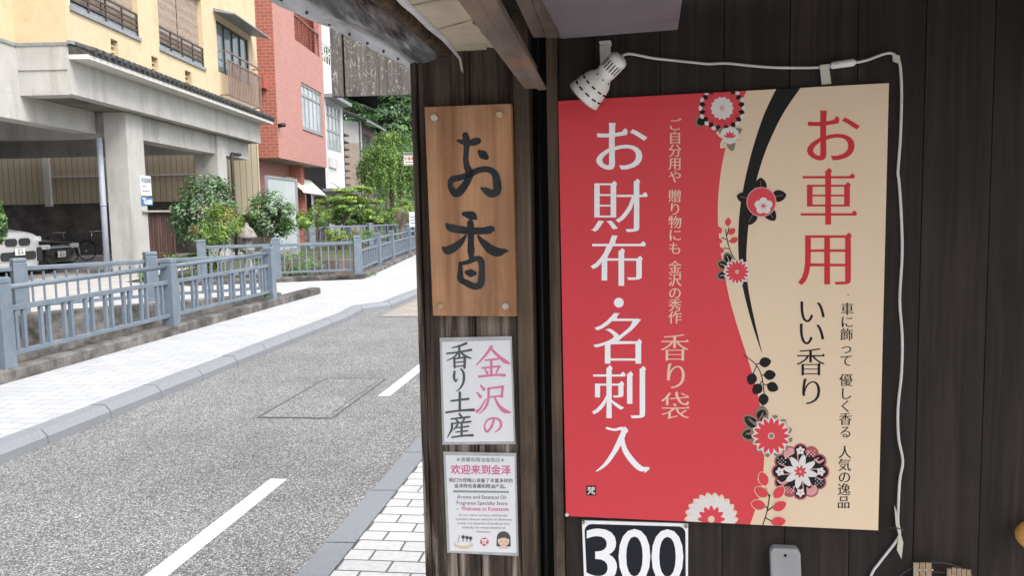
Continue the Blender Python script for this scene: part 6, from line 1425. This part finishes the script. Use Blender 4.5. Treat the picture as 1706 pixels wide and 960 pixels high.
def fC(pr):
    Z5 = lambda x, y: (1100 + x / 2.595, 130 + y / 2.595)
    for l in (((322, 785), (300, 740), (287, 685)), ((300, 740), (275, 735)), ((290, 700), (265, 690)), ((290, 710), (308, 700)), ((287, 685), (282, 655)), ((287, 685), (298, 645))): pr.stroke([(*Z5(*p), 0.7) for p in l], 2)
    for x, y, a in ((290, 640, -80), (262, 672, -120), (296, 675, -40), (268, 708, 190), (303, 710, -30), (276, 748, 190)): q = Z5(x, y); leaf(pr, q[0], q[1], a, 14, 5, 1)
    for x, y, a in ((290, 815, 200), (300, 800, 250), (290, 850, 170)): q = Z5(x, y); leaf(pr, q[0], q[1], a, 19, 8, 4); leaf(pr, q[0], q[1], a, 16, 6, 2, 3)
    cx, cy = 1228, 453; petals(pr, cx, cy, 16, 4, 23, 4.6, 0); pr.poly(circ(cx, cy, 19), 0); petals(pr, cx, cy, 16, 3, 20, 2.9, 1); pr.poly(circ(cx, cy, 2.6, 10), 6)
def fD(pr):
    Z6 = lambda x, y: (1100 + x / 2, 480 + y / 2)
    for l in (((278, 223), (318, 255), (338, 295), (346, 350)), ((318, 255), (340, 250)), ((320, 262), (308, 290)), ((338, 292), (362, 285)), ((340, 310), (325, 330)), ((344, 320), (368, 330))): pr.stroke([(*Z6(*p), 0.8) for p in l], 2)
    for x, y, a in ((330, 252, -12), (312, 285, 110), (345, 292, -5), (336, 322, 130), (356, 322, 25), (346, 352, 95)): q = Z6(x, y); leaf(pr, q[0], q[1], a, 20, 8.5, 2)
def fE(pr):
    for x, y, a, L_ in ((1262, 712, 218, 30), (1270, 702, 268, 26), (1258, 724, 178, 24), (1264, 700, 300, 22)): leaf(pr, x, y, a, L_, 11, 4); leaf(pr, x, y, a, L_ - 3, 8, 2, 4); leaf(pr, x, y, a + 8, L_ - 8, 1.4, 4)
    cx, cy = 1285, 727; petals(pr, cx, cy, 12, 22, 36, 6, 4, 0.2); petals(pr, cx, cy, 16, 10, 33, 6.6, 0); pr.poly(circ(cx, cy, 29), 0); petals(pr, cx, cy, 16, 5, 31, 4.4, 1); pr.poly(circ(cx, cy, 4), 4)
def fG(pr):
    cx, cy = 1333.5, 786.5
    for k in range(12):
        a = 2 * math.pi * k / 12; pr.poly(circ(cx + 36 * math.cos(a), cy + 35 * math.sin(a), 12.5, 16), 5); 
    for k in range(12):
        a = 2 * math.pi * k / 12; pr.poly(circ(cx + 35 * math.cos(a), cy + 34 * math.sin(a), 10.5, 16), (2, 2, 6, 2, 5, 2)[k % 6])
    pr.poly(circ(cx, cy, 32), 2)
    A12 = [(k, 2 * math.pi * k / 12) for k in range(12)]
    for k, a in A12:
        b_ = a + math.pi / 12; pr.stroke([(cx + 14 * math.cos(b_), cy + 14 * math.sin(b_), 0.8), (cx + 38 * math.cos(b_ + 0.12), cy + 37 * math.sin(b_ + 0.12), 0.9)], 6)
        if k % 3 == 2: X, Y = cx + 36 * math.cos(a), cy + 35 * math.sin(a); pr.stroke([(X - 7, Y - 3, 1.3), (X, Y + 2, 1.8), (X + 7, Y - 2, 1.3)], 6)
    for k, a in A12:
        X, Y = cx + 36 * math.cos(a), cy + 35 * math.sin(a)
        if k % 3 == 0: petals(pr, X - 2 * math.cos(a), Y, 5, 0.8, 7.5, 2.6, 0, a)
        elif k % 3 == 1:
            for i in range(5):
                for j in range(4):
                    if (i + j) % 2 == 0: pr.poly(circ(X - 6 + i * 3, Y - 4.5 + j * 3, 0.95, 6), 0)
    for k, a in A12[::3]: pr.poly(circ(cx + 34 * math.cos(a), cy + 35 * math.sin(a), 1.4, 8), 1)
    petals(pr, cx, cy, 8, 4, 29, 5.6, 0, 0.2); petals(pr, cx, cy, 8, 2, 11, 2.0, 1, 0.2); pr.poly(circ(cx, cy, 2.4, 10), 6)
def fH(pr):
    cx, cy = 1185, 866
    petals(pr, cx, cy, 22, 16, 45, 7.5, 3); petals(pr, cx, cy, 22, 14, 43, 6.4, 0, 0.07); pr.poly(circ(cx, cy, 33), 0)
    for k in range(22): a = 2 * math.pi * k / 22; pr.stroke([(cx + 24 * math.cos(a), cy + 24 * math.sin(a), .35), (cx + 37 * math.cos(a), cy + 37 * math.sin(a), .5)], 3) if cy + 37 * math.sin(a) < 866 else None
    petals(pr, cx, cy, 12, 5, 23, 4.2, 1); pr.poly(circ(cx, cy, 4.5), 3)
def fI(pr):
    Z6 = lambda x, y: (1100 + x / 2, 480 + y / 2)
    for l in (((342, 790), (356, 745), (365, 690)), ((356, 745), (375, 730)), ((352, 768), (375, 780)), ((358, 735), (340, 722)), ((364, 700), (352, 668))): pr.stroke([(*Z6(*p), 0.9) for p in l], 2)
    for x, y, a in ((352, 660, -110), (356, 695, 215), (350, 730, 195), (380, 700, -50), (376, 738, -25), (370, 782, -5)): q = Z6(x, y); leaf(pr, q[0], q[1], a, 25, 9.5, 3); leaf(pr, q[0], q[1], a, 24, 8.2, 1)
for f in (fA, fB, fC, fD, fE, fG, fH, fI): flower_part(f)
pr = newp(); pr.poly(circ(1413, 491, 1.2, 8), 2); pr.build('print_speck', PM, po)
# pins
M_pin = mat('pin_white', (0.55, 0.53, 0.48), (0.62, 0.6, 0.55), scale=30, rough=0.4); M_pinb = mat('pin_brass', (0.33, 0.28, 0.17), rough=0.4, metal=0.5)
def pin(x, y, b, lab, m):
    mb = MB(); c = wp(x, y, b); mb.lathe([(0.0, 0.003), (0.004, 0.0045), (0.009, 0.0045), (0.011, 0.002), (0.011, 0.0)], c, FS_.n, 14); tag(mb.build('push_pin', m, smooth=True), lab, 'push pin')
pin(945, 857, 0.013, 'white push pin at the lower left corner of the poster', M_pin)

# ------------------------------------------------------------------ number plate, box, bamboo piece, gourd
n3 = thing('number_sign', 'white bordered dark sign with bold white number 300 under the poster', 'sign', wp(975, 985, 0.0))
mb = MB(); mb.prism([wp(*p, 0.006) for p in ((969.5, 868), (974, 990), (1146, 990), (1146.5, 873.5))], -FS_.n * 0.005); mb.build('plate', M_pw, n3, fixn=True)
def rrect(q, r, n=5):
    out = []
    (x0, y0), (x1, y1), (x2, y2), (x3, y3) = q
    for (cx, cy, a0, sx, sy) in ((x0, y0, 180, 1, 1), (x1, y1, 270, -1, 1), (x2, y2, 0, -1, -1), (x3, y3, 90, 1, -1)):
        for k in range(n + 1): a = R(a0 + 90 * k / n); out.append((cx + sx * r + r * math.cos(a), cy + sy * r + r * math.sin(a)))
    return out
pr = pprint(0.0062); pr.poly(rrect([(974, 874), (1142, 878), (1142.5, 984), (978, 984)], 12), 0); pr.build('field', mat('number_field', (0.014, 0.016, 0.022), rough=0.6, spec=0.15), n3)
pr = pprint(0.0068)
for ch, x in (('3', 1001.5), ('0', 1057), ('0', 1112)):
    vs, fs, n0, ex = mincho(ch, 0.005, 0.002, False); hx = (vs[:, 0].max() + vs[:, 0].min()) / 2; sy = 92 / (vs[:, 1].max() - vs[:, 1].min()); sx = 53 / (vs[:, 0].max() - vs[:, 0].min()); l = pr.lift()
    pr.b.add([wp(x + (vx - hx) * sx, 974 + (x - 1057) * 0.01 - (vy - vs[:, 1].min()) * sy, 0.0068 + l) for vx, vy in vs], fs)
pr.build('lettering', M_pw, n3)
pin(972, 869.5, 0.006, 'brass push pin at the left corner of the number sign', M_pinb); pin(1143, 876, 0.006, 'brass push pin at the right corner of the number sign', M_pinb)
M_greyplastic = mat('grey_plastic', (0.24, 0.24, 0.245), (0.28, 0.28, 0.285), scale=12, rough=0.5)
bxr = thing('plastic_box', 'grey plastic box with a screw hole fixed low on the plank wall', 'box', wp(1308, 1000, 0))
mb = MB(); mb.prism([wp(*p, 0.03) for p in ((1283, 921), (1286, 1010), (1337, 1010), (1334, 924), (1327, 916), (1288, 914.5))], -FS_.n * 0.029); mb.build('cover', M_greyplastic, bxr, bevel=0.004, fixn=True)
mb = MB(); mb.lathe([(0.0, 0.0035), (0.002, 0.003), (0.002, 0.0)], wp(1308.5, 926.5, 0.0302), FS_.n, 10); mb.build('screw_hole', M_black, bxr)
M_bamboo = mat('bamboo_slat', (0.22, 0.15, 0.095), (0.34, 0.25, 0.16), scale=20, stretch=(6, 6, 1), rough=0.7)
M_wire = mat('dark_wire', (0.06, 0.058, 0.055), rough=0.5, metal=0.4); M_thread = mat('pale_thread', (0.5, 0.46, 0.38), rough=0.8)
bo = thing('bamboo_ornament', 'round wire ornament with bamboo slats hanging low at the right', 'ornament', wp(1560, 1010, 0))
mb = MB(); mb.tube([wp(1560 + 92 * math.cos(a), 1030 + 92 * math.sin(a), 0.02) for a in np.linspace(0, 2 * math.pi, 49)], 0.0012, 5, cap=False); mb.tube([wp(1560 + 76 * math.cos(a), 1030 + 76 * math.sin(a), 0.02) for a in np.linspace(0, 2 * math.pi, 49)], 0.001, 5, cap=False); mb.build('ring', M_wire, bo)
for (x0, y0, dx, dy, n) in ((1522, 939, 10.5, 0, 3), (1578, 949, 8.2, 1.2, 5)):
    for k in range(n):
        X, Y = x0 + dx * k, y0 + dy * k; dd = -3 if (n == 5 and k > 0) else 0
        mb = MB(); mb.prism([wp(*p, 0.026) for p in ((X, Y + dd), (X, Y + 60), (X + dx * 0.86, Y + 60), (X + dx * 0.86, Y + dd))], -FS_.n * 0.005); mb.build('slat', M_bamboo, bo)
    mb = MB()
    for k in range(n): mb.lathe([(0, 0.002), (0.003, 0.002), (0.003, 0)], wp(x0 + dx * (k + 0.95), y0 + 11 + dy * k, 0.026), FS_.n, 8)
    mb.build('thread_knots', M_thread, bo)
gc_ = wp(1716, 892, 0.04); gr_ = thing('orange_gourd', 'orange rounded gourd just showing at the right picture edge', 'gourd', gc_)
mb = MB(); mb.lathe([(-0.034 + 0.068 * k / 14, 0.030 * math.sin(math.pi * k / 14) ** 0.6) for k in range(15)], gc_, UP, 20); mb.build('body', mat('orange_skin', (0.50, 0.22, 0.05), (0.58, 0.30, 0.08), scale=15, rough=0.5), gr_, smooth=True)
mb = MB(); mb.tube([gc_ + UP * 0.033, gc_ + UP * 0.05 + wd_ * 0.006], 0.003, 6); mb.build('stem', M_bamboo, gr_)

# ------------------------------------------------------------------ clip lamp and its cable
M_lampw = mat('aged_white_enamel', (0.62, 0.61, 0.58), (0.70, 0.69, 0.66), scale=10, rough=0.35, c3=(0.42, 0.34, 0.22), c3scale=16, c3lo=0.6, c3hi=0.78)
M_cord = mat('white_cable', (0.52, 0.50, 0.48), (0.60, 0.58, 0.56), scale=20, rough=0.5)
lr = thing('clip_lamp', 'white perforated clip lamp pointing down over the red poster corner', 'lamp', wp(1010, 100, 0.02))
A_ = wp(1036, 93, 0.085); B_ = wp(972, 161, 0.058); ax = (B_ - A_).normalized(); LL = (B_ - A_).length
prof = [(0.0, 0.0), (0.001, 0.013), (0.006, 0.0205), (0.012, 0.0225), (LL * 0.40, 0.0225), (LL * 0.42, 0.021), (LL * 0.47, 0.022), (LL * 0.58, 0.032), (LL * 0.75, 0.038), (LL * 0.97, 0.0425), (LL, 0.0435)]
mb = MB(); mb.lathe(prof, A_, ax, 32); mb.lathe([(LL, 0.0435), (LL * 0.97, 0.0415), (LL * 0.75, 0.037), (LL * 0.58, 0.031), (LL * 0.5, 0.02), (LL * 0.5, 0.0)], A_, ax, 32); mb.build('shade', M_lampw, lr, smooth=True)
pa = ax.cross(FS_.n).normalized(); pn = pa.cross(ax).normalized()
if pn.dot(FS_.n) < 0: pn = -pn
mb = MB()
for k in range(7):
    an = R(-60 + 20 * k); dv = pn * math.cos(an) + pa * math.sin(an)
    if k % 1 == 0: mb.obox(A_ + ax * LL * 0.25 + dv * 0.0222, ax * 0.011, dv.cross(ax) * 0.0013, dv * 0.0008)
for k in range(12):
    an = R(-165 + 30 * k); dv = pn * math.cos(an) + pa * math.sin(an)
    mb.obox(A_ + ax * LL * 0.70 + dv * 0.0366, ax * 0.0016, dv.cross(ax) * 0.005, dv * 0.0012); mb.obox(A_ + ax * LL * 0.86 + dv * 0.0404, ax * 0.0016, dv.cross(ax) * 0.006, dv * 0.0012)
for k in range(4):
    an = R(-70 + 45 * k); dv = pn * math.cos(an) + pa * math.sin(an); mb.lathe([(0, 0.002), (0.0012, 0.002), (0.0012, 0)], A_ + ax * LL * 0.5 + dv * 0.0245, dv, 8)
mb.build('vent_slots', M_black, lr)
mb = MB(); mb.lathe([(LL * 0.99, 0.0437), (LL * 1.005, 0.0441), (LL * 1.005, 0.0425)], A_, ax, 32); mb.build('rim', mat('rusty_rim', (0.25, 0.16, 0.08), (0.45, 0.38, 0.26), scale=40, rough=0.7), lr)
mb = MB(); mb.prism([wp(*p, 0.020) for p in ((999, 76), (1001, 128), (1019, 128), (1017, 74))], -FS_.n * 0.004); mb.prism([wp(*p, 0.030) for p in ((998, 68), (999, 74), (1018, 72), (1017, 66.5))], -FS_.n * 0.029); mb.prism([wp(*p, 0.026) for p in ((1004, 80), (1004, 92), (1014, 91), (1014, 79))], -FS_.n * 0.005); mb.build('clip', M_lampw, lr, fixn=True)
mb = MB(); mb.tube([wp(1012, 100, 0.018), wp(1018, 108, 0.05)], 0.006, 10); mb.build('swivel', M_whiteplastic, lr)
cd = [(1036, 93, .06), (1044, 89.5, .05), (1056, 90, .03), (1085, 96, .014), (1110, 99, .008), (1150, 103, .007), (1180, 106, .007), (1210, 105, .008), (1250, 109, .007), (1290, 112, .007), (1330, 112.5, .007), (1366, 112, .008), (1388, 110, .011)]
cd2 = [(1424, 104, .011), (1445, 99.5, .008), (1468, 91, .008), (1484, 88, .01), (1495, 96, .009), (1500, 112, .007), (1502, 160, .007), (1500, 230, .006), (1496, 285, .007), (1497.5, 300, .007), (1501, 350, .007), (1503, 420, .006), (1499, 500, .007), (1503, 560, .006), (1502, 620, .007), (1496, 680, .006), (1497, 730, .007), (1504, 768, .007), (1499, 800, .006), (1496.5, 845, .007), (1496, 872, .008), (1499, 890, .01), (1492, 904, .01), (1478, 922, .008), (1464, 940, .007), (1452, 958, .007), (1440, 1000, .007)]
def smooth_pts(P, n=4):
    P = [V(p) for p in P]; out = []
    for i in range(len(P) - 1):
        p0, p1, p2, p3 = P[max(i - 1, 0)], P[i], P[i + 1], P[min(i + 2, len(P) - 1)]
        for k in range(n):
            t = k / n; out.append(0.5 * ((2 * p1) + (p2 - p0) * t + (2 * p0 - 5 * p1 + 4 * p2 - p3) * t * t + (3 * p1 - p0 - 3 * p2 + p3) * t ** 3))
    return out + [P[-1]]
cb = thing('lamp_cable', 'thin white cable running from the lamp around the right side of the poster', 'cable', wp(1440, 1000, 0))
mb = MB(); mb.tube(smooth_pts([wp(x, y, b_) for x, y, b_ in cd]), 0.0032, 8); mb.tube(smooth_pts([wp(x, y, b_) for x, y, b_ in cd2]), 0.0032, 8); mb.build('cord', M_cord, cb, smooth=True)
mb = MB()
s0, s1 = wp(1383, 109, .012), wp(1426, 103, .012); mb.tube([s0, s0.lerp(s1, 0.08), s0.lerp(s1, 0.9), s1], [0.004, 0.0085, 0.0085, 0.004], 10); mb.build('inline_switch', M_whiteplastic, cb, smooth=True)
M_tape = mat('yellowed_tape', (0.42, 0.41, 0.33), (0.5, 0.49, 0.42), scale=20, rough=0.4)
mb = MB(); mb.prism([wp(*p, 0.014) for p in ((1366, 111), (1369, 140.5), (1385, 139), (1381, 109.5))], -FS_.n * 0.002); mb.prism([wp(*p, 0.017) for p in ((1366, 108), (1366, 113.5), (1383, 112), (1382, 106))], -FS_.n * 0.012); mb.build('tape', M_tape, cb); mb = MB(); mb.prism([wp(*p, 0.014) for p in ((1487, 90), (1488, 101), (1500, 106), (1499, 92))], -FS_.n * 0.006); mb.build('tape', M_tape, cb)
mb = MB(); mb.prism([wp(*p, 0.016) for p in ((1490, 842), (1492.5, 875), (1497, 891), (1494.5, 918), (1502, 932), (1505, 905), (1499, 884), (1495.5, 858))], -FS_.n * 0.003); mb.build('tie_tag', M_tape, cb)
mb = MB(); mb.tube([wp(1482, 880, .01), wp(1494, 880.5, .02), wp(1507, 884, .012)], 0.0012, 5); mb.build('wire_tie', M_wire, cb)

# one group phrase for every kind that repeats
_groups = {'railing_fence': 'blue grey railings along the canal', 'fence_coping': 'concrete copings under the railings', 'low_hedge': 'low hedges beside the far street', 'push_pin': 'push pins on the shop wall',
           'bicycle': 'bicycles in the car park', 'parked_car': 'cars parked under the building', 'laminated_notice': 'laminated notices on the pillar', 'weed': 'weeds along the copings', 'ground_plant': 'small plants behind the slanting railing'}
for o in list(COL.objects):
    if o.parent is None and o.get('label'):
        g = _groups.get(o.name.split('.')[0])
        if g: o['group'] = g
